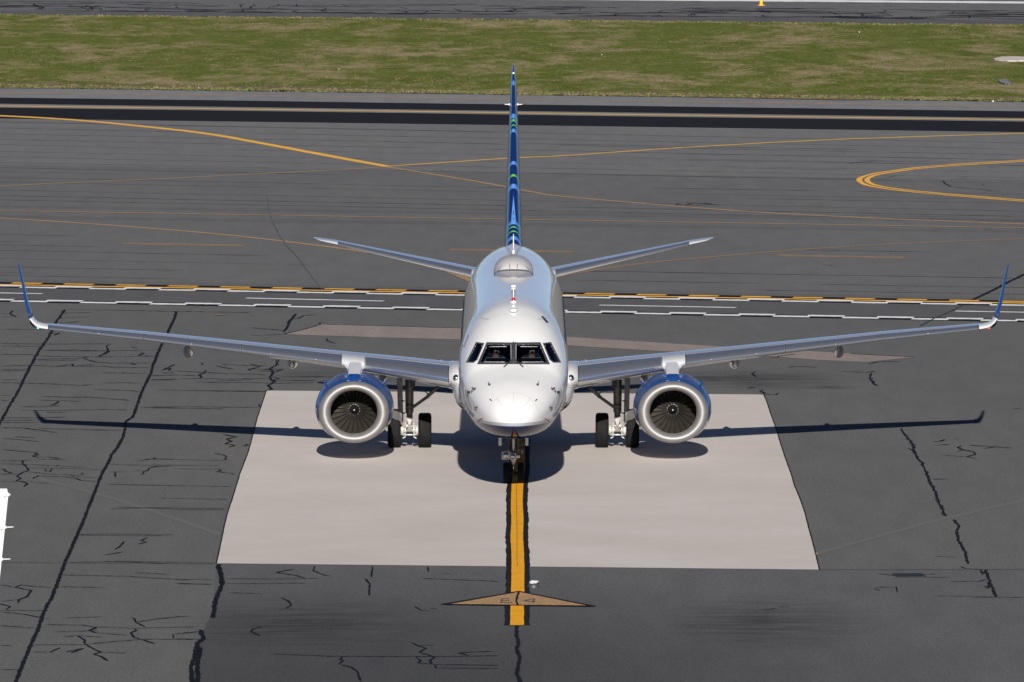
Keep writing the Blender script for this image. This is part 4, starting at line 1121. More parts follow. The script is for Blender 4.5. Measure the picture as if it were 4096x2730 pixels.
bands = [(281, 292, GB), (324, 342, LB), (456, 474, LB), (481, 487, GB), (500, 507, GB), (519, 533, LB), (648, 661, LB), (699, 706, GB), (740, 754, LB), (884, 900, LB), (906, 911, GB), (924, 929, GB), (948, 962, LB)]
st = [(0.0, NB)]
for (v0, v1, c_) in sorted(bands, key=lambda t: -t[0]):
    st.append(((fin_z(v1) - 4) / 8, c_)); st.append(((fin_z(v0) - 4) / 8, NB))
c0 = ramp(nt, qn, st, 'CONSTANT')
ztop, zbot = fin_z(783), fin_z(884)
tri = math_(nt, 'MULTIPLY', math_(nt, 'DIVIDE', math_(nt, 'SUBTRACT', ztop, zz), ztop - zbot), .075)
inside = math_(nt, 'MULTIPLY', math_(nt, 'LESS_THAN', math_(nt, 'ABSOLUTE', sp.outputs['X']), tri), math_(nt, 'GREATER_THAN', zz, zbot - .1))
c0 = mix(nt, inside, c0, LB)
nt.links.new(c0, b.inputs['Base Color']); setp(b, Roughness=.3); b.inputs['Coat Weight'].default_value = .55; b.inputs['Coat Roughness'].default_value = .03
g = G(); rr = []
for i in range(26):
    t = i / 25; z = lerp(4.7, 10.42, t); ch = lerp(5.6, 2.15, (z - 4.7) / 5.7); hw = interp([(4.7, .31), (5.1, .285), (8, .165), (9.9, .085), (10.2, .06), (10.36, .035), (10.42, .008)], z)[0]
    ly = fin_le(z) + (0 if z < 10.1 else (z - 10.1) * 1.6); ch -= 0 if z < 10.1 else (z - 10.1) * 1.2
    ring = [(hw * y_ / .5 * 1.0, ly + ch * t_, z) for t_, y_ in AF] + [(-hw * y_ / .5, ly + ch * t_, z) for t_, y_ in AF[-2:0:-1]]
    rr.append(ring)
g.loft(rr); FIN = g.obj('tail_fin', FINM, AR)
for s in (-1, 1):
    c_ = W(2054 + s * 14.5, 419, 33.6); g = G(); g.tube([c_, (c_[0] + s * .05, c_[1], c_[2])], [.045, .02], 8); g.tube([(c_[0] + s * .03, c_[1], c_[2]), (c_[0] + s * .155, c_[1] - .02, c_[2] + .005)], .013, 6)
    g.obj('tail_antenna', M['markwhite'], FIN)
c_ = W(2054, 293, fin_le(10.1)); g = G(); g.box((0, c_[1] - .02, c_[2]), (.045, .06, .05)); g.obj('fin_camera', M['markwhite'], FIN, smooth=False)
g = G(); g.box((0, fin_le(fin_z(855)) - .01, fin_z(855)), (.025, .05, .16)); g.box((0, fin_le(fin_z(875)) - .01, fin_z(875)), (.02, .05, .07)); g.obj('fin_inlet', M['spinner'], FIN, smooth=False)
g = G(); rr = []                                              # dorsal fillet
for i in range(12):
    t = i / 11; yy_ = 26.0 + 4.6 * t; zb = smooth_tab(FT, yy_)[0]; h = .04 + .34 * t ** 1.6; w_ = .05 + .30 * t
    rr.append([(-w_, yy_, zb - .10), (-w_ * .45, yy_, zb + h * .12), (0, yy_, zb + h * .35 if t < .85 else zb + h * .35), (w_ * .45, yy_, zb + h * .12), (w_, yy_, zb - .10)])
g.loft(rr, cap=True, closed=False); g.obj('dorsal_fillet', M['white'], FIN)

# ------------------------------------------------------------ engines
NT = [(0.30, .985, .865, .0), (.55, 1.03, .895, .01), (1.0, 1.085, .92, .02), (1.7, 1.105, .935, .03), (2.5, 1.08, .94, .06), (3.2, 1.0, .88, .05), (3.6, .92, .82, .04)]
def ell(cx_, y, cz_, a_, b_, n=56): return [(cx_ + a_ * math.cos(t), y, cz_ + b_ * math.sin(t)) for t in [2 * math.pi * k / n for k in range(n)]]
blade_me = None
def text_mesh(txt, size):
    cu = bpy.data.curves.new('t', 'FONT'); cu.body = txt; cu.size = size; cu.resolution_u = 3
    o = bpy.data.objects.new('t', cu); C.objects.link(o)
    bpy.context.view_layer.update()
    dg = bpy.context.evaluated_depsgraph_get(); me = bpy.data.meshes.new_from_object(o.evaluated_get(dg))
    v_ = [tuple(v.co) for v in me.vertices]; f_ = [tuple(p.vertices) for p in me.polygons]
    bpy.data.objects.remove(o); bpy.data.curves.remove(cu); bpy.data.meshes.remove(me)
    return v_, f_
TXT = text_mesh('jetBlue.com', .46)
def engine(s):
    global blade_me
    ex, ey, ez = s * 4.475, 12.30, 1.395
    E = thing_part = None
    g = G(); rr = [ell(ex, ey + d, ez + dz, a_, b_) for d, a_, b_, dz in [(y_,) + smooth_tab(NT, y_) for y_ in (.28, .42, .6, .8, 1.0, 1.3, 1.7, 2.1, 2.5, 2.9, 3.2, 3.45, 3.6)]]
    rr += [ell(ex, ey + 3.58, ez + .04, .86, .77), ell(ex, ey + 2.6, ez + .04, .72, .66)]
    g.loft(rr, cap=False); E = g.obj('engine_nacelle', M['blue'], AR)
    # intake lip
    g = G(); rr = []
    for k in range(17):
        t = k / 16; a_ = math.pi * t                               # from outer rear around the front to the inner throat
        kk = (1 - math.cos(a_)) / 2
        y_ = .34 * (1 - math.sin(a_))
        ra = lerp(.990, .655, kk); rb = lerp(.870, .605, kk)
        rr.append(ell(ex, ey + y_, ez + (.0), ra, rb))
    g.loft(rr, cap=False); g.obj('intake_lip', M['lip'], E)
    # duct to fan
    g = G(); g.loft([ell(ex, ey + .33, ez, .656, .606), ell(ex, ey + .7, ez + .01, .675, .635), ell(ex, ey + 1.05, ez + .02, .69, .69), ell(ex, ey + 1.5, ez + .02, .69, .69), ell(ex, ey + 1.5, ez + .02, .02, .02)], cap=False)
    g.obj('intake_duct', M['duct'], E)
    fc = (ex, ey + 1.12, ez + .02)
    if blade_me is None:
        v_, f_ = [], []
        m_ = 8
        for i in range(m_ + 1):
            t = i / m_; r_ = lerp(.17, .682, t); tw = rad(lerp(28, 62, t)); ch = lerp(.15, .205, min(1, t * 1.3)); rake = .05 * t * t
            for j in range(5):
                c_ = (j / 4 - .5) * ch; cu_ = .034 * (1 - (2 * (j / 4) - 1) ** 2)
                ang = (c_ * math.sin(tw) + cu_) / r_
                v_.append((r_ * math.sin(ang), c_ * math.cos(tw) + rake, r_ * math.cos(ang)))
        for i in range(m_):
            for j in range(4):
                a_ = i * 5 + j; f_.append((a_, a_ + 1, a_ + 6, a_ + 5))
        blade_me = bpy.data.meshes.new('fan_blade'); blade_me.from_pydata(v_, [], f_); blade_me.materials.append(M['fan'])
        blade_me.polygons.foreach_set('use_smooth', [True] * len(f_))
    for k in range(24):
        link('fan_blade', blade_me, E, fc, (0, rad(15 * k + (4 if s > 0 else 0)), 0))
    g = G(); g.rev([(-.30, 0.0), (-.27, .03), (-.12, .13), (-.02, .185), (.06, .205), (.12, .205)], fc, 'y', 32); g.obj('spinner', M['spinner'], E)
    for k in range(12):
        a0 = rad(30 * k + 4); a1 = a0 + rad(20 if k % 3 else 12)
        g = G(); rr = []
        for q_ in range(5):
            a_ = lerp(a0, a1, q_ / 4); rr.append([(fc[0] + r_ * math.cos(a_), fc[1] + dy, fc[2] + r_ * math.sin(a_)) for r_, dy in ((.150, -.093), (.157, -.083))])
        g.loft(rr, cap=False, closed=False); g.obj('spinner_mark', M['markwhite'], E, recalc=False)
    g = G(); g.rev([(-.315, 0), (-.305, .012), (-.285, .02)], fc, 'y', 10); g.obj('spinner_tip', M['markwhite'], E)
    # core nozzle and plug
    g = G(); g.rev([(2.7, .62), (3.7, .50), (4.4, .38), (4.38, .35), (3.4, .40)], (ex, ey, ez + .04), 'y', 32); g.obj('core_nozzle', M['gear_grey'], E)
    g = G(); g.rev([(3.6, .33), (4.4, .22), (5.0, .05), (5.05, 0)], (ex, ey, ez + .04), 'y', 24); g.obj('exhaust_plug', M['gear_dark'], E)
    # chines
    for k in (-1, 1):
        a_ = rad(42); y0_ = ey + 1.15
        bx = ex + k * 1.075 * math.cos(a_); bz = ez + .05 + .92 * math.sin(a_)
        dx, dz = k * math.cos(rad(58)), math.sin(rad(58))
        v_ = []
        for (dy, h) in ((0, -.04), (.35, .16), (.50, .18), (.75, -.04)):
            for w_ in (-.018, .018): v_.append((bx + dx * h - dz * w_ * 1, y0_ + dy, bz + dz * h + dx * w_))
        g = G(); g.add(v_, [(0, 2, 4, 6), (1, 7, 5, 3), (0, 1, 3, 2), (2, 3, 5, 4), (4, 5, 7, 6), (6, 7, 1, 0)]); g.obj('chine', M['blue'], E, smooth=False)
    for k in (-1, 1):
        g = G(); g.rev([(-.02, 0), (-.01, .022), (.03, .022)], (ex + k * .36, ey + .62, ez + .865), 'y', 8); g.obj('cowl_plug', M['spinner'], E)
    g = G(); g.tube([(ex + .22 * 1, ey + .5, ez - .84), (ex + .22, ey + .52, ez - .90)], .02, 6); g.obj('drain_mast', M['gear_dark'], E)
    g = G(); g.tube([(ex - .44, ey + .34, ez - .44), (ex - .41, ey + .34, ez - .39)], .008, 5); g.obj('intake_probe', M['spinner'], E)
    # lettering along both flanks
    for side in (-1, 1):
        v_ = []
        xmax = max(p[0] for p in TXT[0])
        for (tx, tz, _) in TXT[0]:
            yl = (ey + .58 + tx) if side > 0 else (ey + .58 + xmax - tx)
            d = yl - ey; a_, b_, dz = smooth_tab(NT, d)
            z = ez + dz - .14 + tz; k = max(0, 1 - ((z - ez - dz) / b_) ** 2) ** .5
            v_.append((ex + side * (a_ * k + .004), yl, z))
        obj('nacelle_lettering', v_, TXT[1], M['markwhite'], E, smooth=False, recalc=False)
    # lower cowl in light grey: a panel 3 mm proud along the keel
    g = G(); rr = []
    for d in (.36, .6, 1.0, 1.5, 2.0, 2.6, 3.2):
        a_, b_, dz = smooth_tab(NT, d); rr.append([(ex + (a_ + .004) * math.cos(t), ey + d, ez + dz + (b_ + .004) * math.sin(t)) for t in [rad(198 + 144 * k / 20) for k in range(21)]])
    g.loft(rr, cap=False, closed=False); g.obj('lower_cowl', M['belly_grey'], E, recalc=False)
    # pylon
    sec = [(12.72, 2.20, 2.27, .17, .17), (12.80, 2.12, 2.34, .185, .185), (13.25, 2.05, 2.43, .19, .19), (14.3, 2.05, 2.53, .185, .19), (15.2, 2.05, 2.62, .18, .19), (16.2, 2.0, 2.66, .17, .19), (17.5, 2.0, 2.5, .12, .16)]
    def pring(y_, zb, zt, wb, wt):
        r_ = min(.07, (zt - zb) * .3)
        return [(ex - wb, y_, zb), (ex - wt, y_, zt - r_), (ex - wt + r_ * .3, y_, zt - r_ * .3), (ex - wt + r_, y_, zt), (ex + wt - r_, y_, zt), (ex + wt - r_ * .3, y_, zt - r_ * .3), (ex + wt, y_, zt - r_), (ex + wb, y_, zb)]
    g = G(); g.loft([pring(*q_) for q_ in sec[2:]]); PY = g.obj('pylon', M['white'], AR, auto=rad(35))
    g = G(); g.loft([pring(*q_) for q_ in sec[:2]] + [pring(*sec[2])]); g.obj('pylon_nose', M['blue'], PY, auto=rad(35))
    g = G()
    for (y0_, y1_) in ((12.68, 12.74),):
        g.loft([pring(y0_, 2.17, 2.26, .20, .20), pring(y1_, 2.14, 2.28, .21, .21)])
    g.obj('pylon_seal', M['wing_grey'], PY, auto=rad(35))
    g = G(); g.loft([[(ex - .17, 14.5, 2.20), (ex - .20, 14.5, 2.44), (ex + .20, 14.5, 2.44), (ex + .17, 14.5, 2.20)], [(ex - .21, 15.3, 2.10), (ex - .32, 15.4, 2.55), (ex + .32, 15.4, 2.55), (ex + .21, 15.3, 2.10)], [(ex - .16, 17.2, 2.15), (ex - .2, 17.2, 2.5), (ex + .2, 17.2, 2.5), (ex + .16, 17.2, 2.15)]])
    g.obj('pylon_fairing', M['wing_grey'], PY, auto=rad(35))
    # light grey brackets beside the pylon root on the cowl
    for k in (-1, 1):
        g = G(); g.box((ex + k * .26, 12.86, 2.245), (.07, .10, .025)); g.obj('cowl_hinge', M['pod'], E, smooth=False)
engine(-1); engine(1)

# ------------------------------------------------------------ landing gear
def tyre_prof(r, w, rim):
    p = [(-w * .30, rim), (-w * .42, rim + .02), (-w * .5, r * .80), (-w * .46, r * .93), (-w * .36, r * .985)]
    ng = 4
    for k in range(ng):
        c_ = -w * .30 + k * (w * .60) / (ng - 1)
        p += [(c_ - .010, r), (c_ - .008, r - .012), (c_ + .008, r - .012), (c_ + .010, r)]
    p += [(w * .36, r * .985), (w * .46, r * .93), (w * .5, r * .80), (w * .42, rim + .02), (w * .30, rim)]
    return p
def wheel(parent, cx_, cy_, r, w, rim):
    g = G(); g.rev(tyre_prof(r, w, rim), (cx_, cy_, r + .006), 'x', 56); 
    g.v = [(x, y, z if z > .016 else .016 + (z - .016) * .1) for x, y, z in g.v]
    T = g.obj('tyre', M['tyre'], parent, auto=rad(35))
    g = G(); g.rev([(-w * .30, rim), (-w * .18, rim * .9), (-w * .1, rim * .35), (-w * .32, rim * .2), (-w * .32, 0)], (cx_, cy_, r + .006), 'x', 32)
    g.rev([(w * .30, rim), (w * .18, rim * .9), (w * .1, rim * .35), (w * .32, rim * .2), (w * .32, 0)], (cx_, cy_, r + .006), 'x', 32)
    g.obj('wheel_rim', M['gear_white'], parent, auto=rad(35))
def main_gear(s):
    gx, gy = s * 2.97, 18.13
    g = G(); g.tube([(gx, gy - .1, 2.3), (gx, gy, 1.25)], .105, 14); g.tube([(gx, gy, 1.3), (gx, gy, .88)], .088, 14); g.tube([(gx, gy, 1.16), (gx, gy, 1.24)], .12, 14); g.tube([(gx, gy, 1.26), (gx - s * .11, gy - .04, 1.17)], .05, 8)
    g.tube([(gx - s * .10, gy - .05, 1.7), (gx - s * .10, gy - .05, 1.02)], .016, 6); g.tube([(gx + s * .11, gy - .02, 2.0), (gx + s * .10, gy - .02, 1.0)], .02, 6)
    ST = g.obj('main_gear_strut', M['gear_grey'], AR)
    g = G(); g.tube([(gx, gy, .92), (gx, gy, .60)], .07, 14); g.obj('piston', M['steel'], ST)
    g = G(); g.tube([(gx - .30, gy, .506), (gx + .30, gy, .506)], .06, 12)
    for k in (-1, 1):
        g.tube([(gx + k * .17, gy, .506), (gx + k * .25, gy, .506)], .16, 16)
        for a_ in range(6):
            t = rad(60 * a_ + 15); g.tube([(gx + k * .14, gy + .12 * math.cos(t), .506 + .12 * math.sin(t)), (gx + k * .27, gy + .12 * math.cos(t), .506 + .12 * math.sin(t))], .022, 6)
        g.tube([(gx + k * .12, gy - .14, .72), (gx + k * .13, gy - .16, .30)], .022, 6)
        g.tube([(gx + k * .13, gy - .15, .32), (gx + k * .20, gy - .16, .28)], .02, 6)
    g.tube([(gx - .20, gy - .18, .385), (gx + .20, gy - .18, .385)], .022, 8); g.tube([(gx - .16, gy - .16, .66), (gx + .10, gy - .18, .62)], .03, 8); g.tube([(gx + s * .06, gy - .2, .68), (gx + s * .1, gy - .2, .60)], .045, 8)
    g.obj('axle_and_brakes', M['gear_white'], ST)
    g = G(); g.add([(gx - .10, gy - .12, .90), (gx + .10, gy - .12, .90), (gx + .025, gy - .34, .68), (gx - .025, gy - .34, .68), (gx - .10, gy - .08, .90), (gx + .10, gy - .08, .90), (gx + .025, gy - .31, .66), (gx - .025, gy - .31, .66)], [(0, 1, 2, 3), (4, 7, 6, 5), (0, 3, 7, 4), (1, 5, 6, 2), (0, 4, 5, 1), (2, 6, 7, 3)])
    g.add([(gx - .025, gy - .34, .68), (gx + .025, gy - .34, .68), (gx + .08, gy - .1, .48), (gx - .08, gy - .1, .48), (gx - .025, gy - .31, .70), (gx + .025, gy - .31, .70), (gx + .08, gy - .07, .5), (gx - .08, gy - .07, .5)], [(0, 3, 2, 1), (4, 5, 6, 7), (0, 4, 7, 3), (1, 2, 6, 5), (0, 1, 5, 4), (2, 3, 7, 6)])
    g.obj('torque_link', M['gear_white'], ST, smooth=False)
    # folding side brace
    p0 = (gx - s * .10, gy - .05, 1.17); p1 = (gx - s * .50, gy - .1, 1.46); p2 = (gx - s * .86, gy - .1, 1.80)
    g = G(); g.tube([p0, p1], .045, 8); g.tube([p1, p2], .055, 8); g.rev([(-.06, .0), (-.06, .05), (.06, .05), (.06, 0)], p1, 'y', 12)
    g.tube([(gx - s * .02, gy - .1, 1.66), (gx - s * .45, gy - .1, 1.62), (gx - s * .55, gy - .1, 1.52)], .022, 6)
    g.obj('side_brace', M['gear_grey'], ST)
    # leg door and its link
    g = G(); g.add([(gx + s * .26, gy - .35, 2.25), (gx + s * .36, gy - .35, 2.25), (gx + s * .33, gy - .35, .78), (gx + s * .22, gy - .35, .70), (gx + s * .22, gy + .40, 2.25), (gx + s * .32, gy + .40, 2.25), (gx + s * .29, gy + .40, .80), (gx + s * .18, gy + .40, .74)],
        [(0, 1, 2, 3), (4, 7, 6, 5), (0, 4, 5, 1), (3, 2, 6, 7), (0, 3, 7, 4), (1, 5, 6, 2)])
    g.obj('leg_door', M['gear_grey'], ST, smooth=False)
    g = G(); g.add([(gx + s * .28, gy - .38, 1.12), (gx + s * .66, gy - .38, 1.18), (gx + s * .62, gy - .38, .96), (gx + s * .20, gy - .38, .72), (gx + s * .28, gy - .33, 1.12), (gx + s * .66, gy - .33, 1.18), (gx + s * .62, gy - .33, .96), (gx + s * .20, gy - .33, .72)],
        [(0, 1, 2, 3), (4, 7, 6, 5), (0, 4, 5, 1), (3, 2, 6, 7), (0, 3, 7, 4), (1, 5, 6, 2)])
    g.obj('lower_door', M['gear_dark'], ST, smooth=False)
    g = G(); g.tube([(gx + s * .14, gy - .1, 1.35), (gx + s * .27, gy - .1, 1.35)], .02, 6); g.tube([(gx + s * .12, gy - .1, 1.0), (gx + s * .24, gy - .1, 1.0)], .02, 6); g.obj('door_link', M['gear_dark'], ST)
    g = G(); g.box((gx - s * .10, gy - .05, 2.05), (.12, .5, .6)); g.box((gx + s * .31, gy - .05, 2.0), (.10, .5, .55)); g.obj('gear_bay_edge', M['gear_dark'], ST, smooth=False)
    for k in (-1, 1): wheel(ST, gx + k * .437, gy, .50, .375, .24)
main_gear(-1); main_gear(1)
ny = 4.3
g = G(); g.tube([(0, ny + .1, 1.75), (0, ny, .80)], .065, 14); g.tube([(-.085, ny + .15, 1.7), (-.085, ny + .05, .95)], .045, 8); g.tube([(.085, ny + .15, 1.7), (.085, ny + .05, .95)], .045, 8); g.tube([(0, ny + .1, 1.6), (0, ny + 1.0, 1.45)], .04, 8)
NG = g.obj('nose_gear_strut', M['gear_dark'], AR)
g = G(); g.tube([(0, ny, .80), (0, ny, .70), (0, ny, .56), (0, ny, .52)], [.075, .085, .06, .04], 14); g.box((0, ny - .02, .75), (.17, .16, .10)); g.obj('steering_collar', M['gear_white'], NG)
g = G(); g.tube([(0, ny, .56), (0, ny, .34)], .028, 12); g.obj('piston', M['steel'], NG)
g = G(); g.tube([(-.14, ny, .286), (.14, ny, .286)], .035, 10); g.rev([(-.05, 0), (-.05, .05), (.05, .05), (.05, 0)], (0, ny - .02, .27), 'x', 12); g.tube([(0, ny, .36), (0, ny - .02, .22)], .045, 8); g.obj('axle', M['gear_dark'], NG)
g = G(); g.add([(0, ny - .16, 1.40), (.032, ny - .15, 1.22), (.025, ny - .15, 1.0), (0, ny - .16, .88), (-.025, ny - .15, 1.0), (-.032, ny - .15, 1.22), (0, ny - .12, 1.40), (.032, ny - .11, 1.22), (.025, ny - .11, 1.0), (0, ny - .12, .88), (-.025, ny - .11, 1.0), (-.032, ny - .11, 1.22)],
    [(0, 1, 2, 3, 4, 5), (6, 11, 10, 9, 8, 7)] + [(i, 6 + i, 6 + (i + 1) % 6, (i + 1) % 6) for i in range(6)])
g.obj('drag_strut', M['gear_white'], NG, smooth=False)
g = G()
for k in (-1, 1): g.tube([(k * .10, ny, .93), (k * .19, ny, .93)], .018, 8); g.tube([(k * .12, ny, .96), (k * .12, ny, .86)], .02, 8)
g.box((.235, ny, .90), (.055, .03, .14)); g.obj('steering_actuator', M['gear_grey'], NG)
for (u_, v_, r_) in ((2023.5, 1823.5, .098), (2051, 1826.5, .076)):
    c_ = W(u_, v_, ny - .22); g = G(); g.rev([(-.01, r_ * 1.02), (0, r_ * 1.22), (.04, r_ * 1.22), (.12, r_ * .7), (.14, 0)], c_, 'y', 24); g.box((c_[0], c_[1] + .03, c_[2]), (r_ * 2.3, .04, r_ * 2.1)); g.obj('taxi_light', M['gear_white'], NG, auto=rad(35))
    g = G(); g.rev([(.01, r_), (.0, r_ * .8), (-.02, r_ * .4), (-.028, 0)], c_, 'y', 24); g.obj('light_lens', M['reflector'], NG)
c_ = W(2072, 1827, ny - .2); g = G(); g.tube([(c_[0] - .05, c_[1], c_[2]), (c_[0] + .05, c_[1], c_[2])], .045, 10); g.obj('steering_motor', M['markwhite'], NG)
for k in (-1, 1):
    g = G(); x0 = k * .385
    g.add([(x0, ny - .9, 1.40), (x0 + k * .03, ny - .9, 1.41), (x0 - k * .03, ny - .7, 1.09), (x0 - k * .05, ny - .7, 1.09), (x0, ny + .7, 1.38), (x0 + k * .03, ny + .7, 1.38), (x0 - k * .03, ny + .6, 1.09), (x0 - k * .05, ny + .6, 1.09)],
          [(0, 1, 2, 3), (4, 7, 6, 5), (0, 4, 5, 1), (3, 2, 6, 7), (0, 3, 7, 4), (1, 5, 6, 2)])
    g.box((x0 - k * .02, ny - .86, 1.25), (.08, .05, .30)); g.obj('nose_gear_door', M['white'], NG, smooth=False)
    g = G(); g.tube([(x0 - k * .02, ny - .3, 1.14), (k * .10, ny, 1.02)], .012, 6); g.tube([(x0 - k * .08, ny - .3, 1.42), (k * .11, ny, 1.15)], .014, 6); g.obj('door_rod', M['gear_grey'], NG)
g = G(); g.box((0, ny + .3, 1.40), (.66, 2.0, .03)); g.obj('wheel_well_lip', M['dark'], NG, smooth=False)
for k in (-1, 1): wheel(NG, k * .198, ny, .29, .178, .15)

# ------------------------------------------------------------ pilots
def skinmesh(name, verts, edges, mat, parent, sub=1):
    me = bpy.data.meshes.new(name); og = origin(parent)
    me.from_pydata([(v[0] - og.x, v[1] - og.y, v[2] - og.z) for v, r in verts], edges, [])
    me.materials.append(mat); me.polygons.foreach_set('use_smooth', [True] * 0)
    o = bpy.data.objects.new(name, me); C.objects.link(o); o.parent = parent
    m_ = o.modifiers.new('skin', 'SKIN'); m_.use_smooth_shade = True
    if not me.skin_vertices: pass
    for i, (v, r) in enumerate(verts):
        me.skin_vertices[0].data[i].radius = (r[0], r[1]) if isinstance(r, tuple) else (r, r)
    me.skin_vertices[0].data[0].use_root = True
    s_ = o.modifiers.new('sub', 'SUBSURF'); s_.levels = sub; s_.render_levels = sub + 1
    ORI[o.name] = og
    return o
def pilot(x, label, turn, arm):
    yb, zf = 4.45, 2.68
    hz = W(2054 + x * 147, 1406, yb - .05)[2]                       # head centre height in the window
    root = thing('person', (x, yb, 2.62), label, 'person', 'pilots in the cockpit')
    sh = hz - .235; hip = sh - .44; s = 1 if x > 0 else -1
    V = [((x, yb + .02, hip), (.16, .12)), ((x, yb + .02, hip + .25), (.16, .12)), ((x, yb + .01, sh - .03), (.15, .10)), ((x, yb, sh + .06), .07), ((x + turn * .3, yb - .04, hz - .06), (.088, .11)), ((x + turn * .4, yb - .02, hz + .03), (.098, .125)), ((x + turn * .4, yb, hz + .10), (.09, .10)),
         ((x - .21, yb, sh - .01), .06), ((x - .25, yb - .10, sh - .26), .045), ((x - .18, yb - .38, sh - .30), .035), ((x + .21, yb, sh - .01), .06), ((x + .25, yb - .10, sh - .26), .045), ((x + (.42 if arm else .18), yb - .36, sh - (.05 if arm else .30)), .035),
         ((x - .10, yb - .42, hip - .02), .09), ((x - .12, yb - .62, zf - .0), .06), ((x + .10, yb - .42, hip - .02), .09), ((x + .12, yb - .62, zf - .0), .06), ((x + turn * .4, yb - .15, hz - .0), .03)]
    Ed = [(0, 1), (1, 2), (2, 3), (3, 4), (4, 5), (5, 6), (2, 7), (7, 8), (8, 9), (2, 10), (10, 11), (11, 12), (0, 13), (13, 14), (0, 15), (15, 16), (5, 17)]
    body = skinmesh('body', V, Ed, M['skin'], root)
    Sv = [((x, yb + .02, hip + .02), (.20, .15)), ((x, yb + .02, hip + .25), (.20, .15)), ((x, yb + .01, sh - .03), (.20, .14)), ((x, yb + .01, sh + .035), (.10, .10)), ((x - .21, yb, sh - .01), .11), ((x - .26, yb - .10, sh - .25), .08), ((x + .21, yb, sh - .01), .11), ((x + .26, yb - .10, sh - .25), .08)]
    skinmesh('shirt', Sv, [(0, 1), (1, 2), (2, 3), (2, 4), (4, 5), (2, 6), (6, 7)], M['shirt'], root)
    g = G(); hx, hy = x + turn * .4, yb + .005
    rr = []
    for i in range(7):
        t = rad(5 + i * 14); rr.append([(hx + .098 * math.cos(t) * math.cos(a_), hy + .01 + .118 * math.cos(t) * math.sin(a_), hz + .05 + .085 * math.sin(t)) for a_ in [2 * math.pi * j / 16 for j in range(16)]])
    g.loft(rr); g.obj('hair', M['hair'], root)
    g = G(); g.box((hx, hy - .118, hz + .028), (.145, .04, .038)); g.obj('sunglasses', M['spinner'], root, smooth=False)
    g = G(); g.box((x, yb - .115, sh - .18), (.045, .02, .30)); g.obj('tie', M['navy'], root, smooth=False)
    # fingers of the visible hand
    hpos = Vector((x + (.42 if arm else .18), yb - .36, sh - (.05 if arm else .30)))
    for k in range(4):
        q_ = hpos + Vector(((k - 1.5) * .018, -.03, 0)); g = G(); g.tube([q_, q_ + Vector((0, -.045, .012)), q_ + Vector((0, -.07, -.012 - .004 * k))], [.010, .009, .007], 6); g.obj('finger', M['skin'], body)
    q_ = hpos + Vector((-.035 * s, -.01, .0)); g = G(); g.tube([q_, q_ + Vector((-.02 * s, -.03, .01)), q_ + Vector((-.015 * s, -.05, .0))], [.012, .011, .008], 6); g.obj('thumb', M['skin'], body)
    # seat
    st_ = thing('pilot_seat', (x, yb + .1, 2.62), 'dark cockpit seat behind the ' + ('right-hand' if x > 0 else 'left-hand') + ' windshield pane', 'seat', 'cockpit seats')
    g = G(); g.box((x, yb + .20, hip + .28), (.46, .10, .75)); g.obj('backrest', M['navy'], st_, smooth=False)
    g = G(); g.box((x, yb - .05, hip - .12), (.46, .48, .10)); g.box((x, yb - .0, (hip - .17 + 2.64) / 2), (.2, .3, max(.02, hip - .17 - 2.64))); g.obj('cushion', M['navy'], st_, smooth=False)
pilot(-.49, 'pilot in a white shirt behind the left-hand windshield pane, both hands low', .10, False)
pilot(.49, 'pilot in white shirt behind right-hand windshield pane, hand raised at the side window', .05, True)

# ============================================================ SMALL THINGS
# inset light beside the lead-in line
p = P(2134, 2352)
T = thing('pavement_light', p, 'small dark round pavement light with glint painted white on top beside the yellow line', 'light')
g = G(); g.rev([(.0, .15), (.05, .145), (.10, .12), (.11, .10), (.10, 0)], p, 'z', 20); g.obj('housing', M['gear_dark'], T)
g = G(); g.rev([(.102, .085), (.122, .07), (.128, 0)], (p[0] - .02, p[1] + .02, 0), 'z', 16); g.add([(p[0] - .11, p[1] - .04, .135), (p[0] + .06, p[1] - .09, .11), (p[0] + .13, p[1] + .05, .16), (p[0] - .04, p[1] + .09, .17)], [(0, 1, 2, 3)]); g.obj('lens', M['markwhite'], T)  # glare on the lens is put in as plain white colour
# drain grate
ps = [P(3568, 2298), P(3688, 2297), P(3712, 2312), P(3592, 2313)]
T = thing('drain_grate', tuple(sum(q[i] for q in ps) / 4 for i in range(3)), 'dark slatted drain grate set in the asphalt at the lower right', 'drain')
a_, b_, c_, d_ = [Vector(q) for q in ps]
for k in range(13):
    t0, t1 = k / 13 + .008, (k + .62) / 13
    v_ = [d_.lerp(c_, t0), d_.lerp(c_, t1), a_.lerp(b_, t1), a_.lerp(b_, t0)]
    g = G(); g.add([(q.x, q.y, .008) for q in v_] + [(q.x, q.y, .03) for q in v_], [(4, 5, 6, 7), (0, 1, 5, 4), (1, 2, 6, 5), (2, 3, 7, 6), (3, 0, 4, 7)]); g.obj('slat', M['gear_dark'], T, smooth=False)
g = G(); g.add([(q.x, q.y, .009) for q in (d_, c_, b_, a_)], [(0, 1, 2, 3)]); g.obj('sump', M['dark'], T, smooth=False, recalc=False)
# yellow marker at the runway edge
p = P(3045, 23)
T = thing('runway_marker', p, 'yellow marker post with a flared base at the runway edge beyond the grass', 'marker')
g = G(); g.rev([(0, .28), (.05, .28), (.07, .13), (.5, .115), (1.0, .11), (1.0, 0)], p, 'z', 20); g.obj('base', M['cone_yellow'], T)
g = G(); g.rev([(1.0, .11), (1.35, .09), (1.42, 0)], p, 'z', 16); g.obj('post', M['cone_yellow'], T)
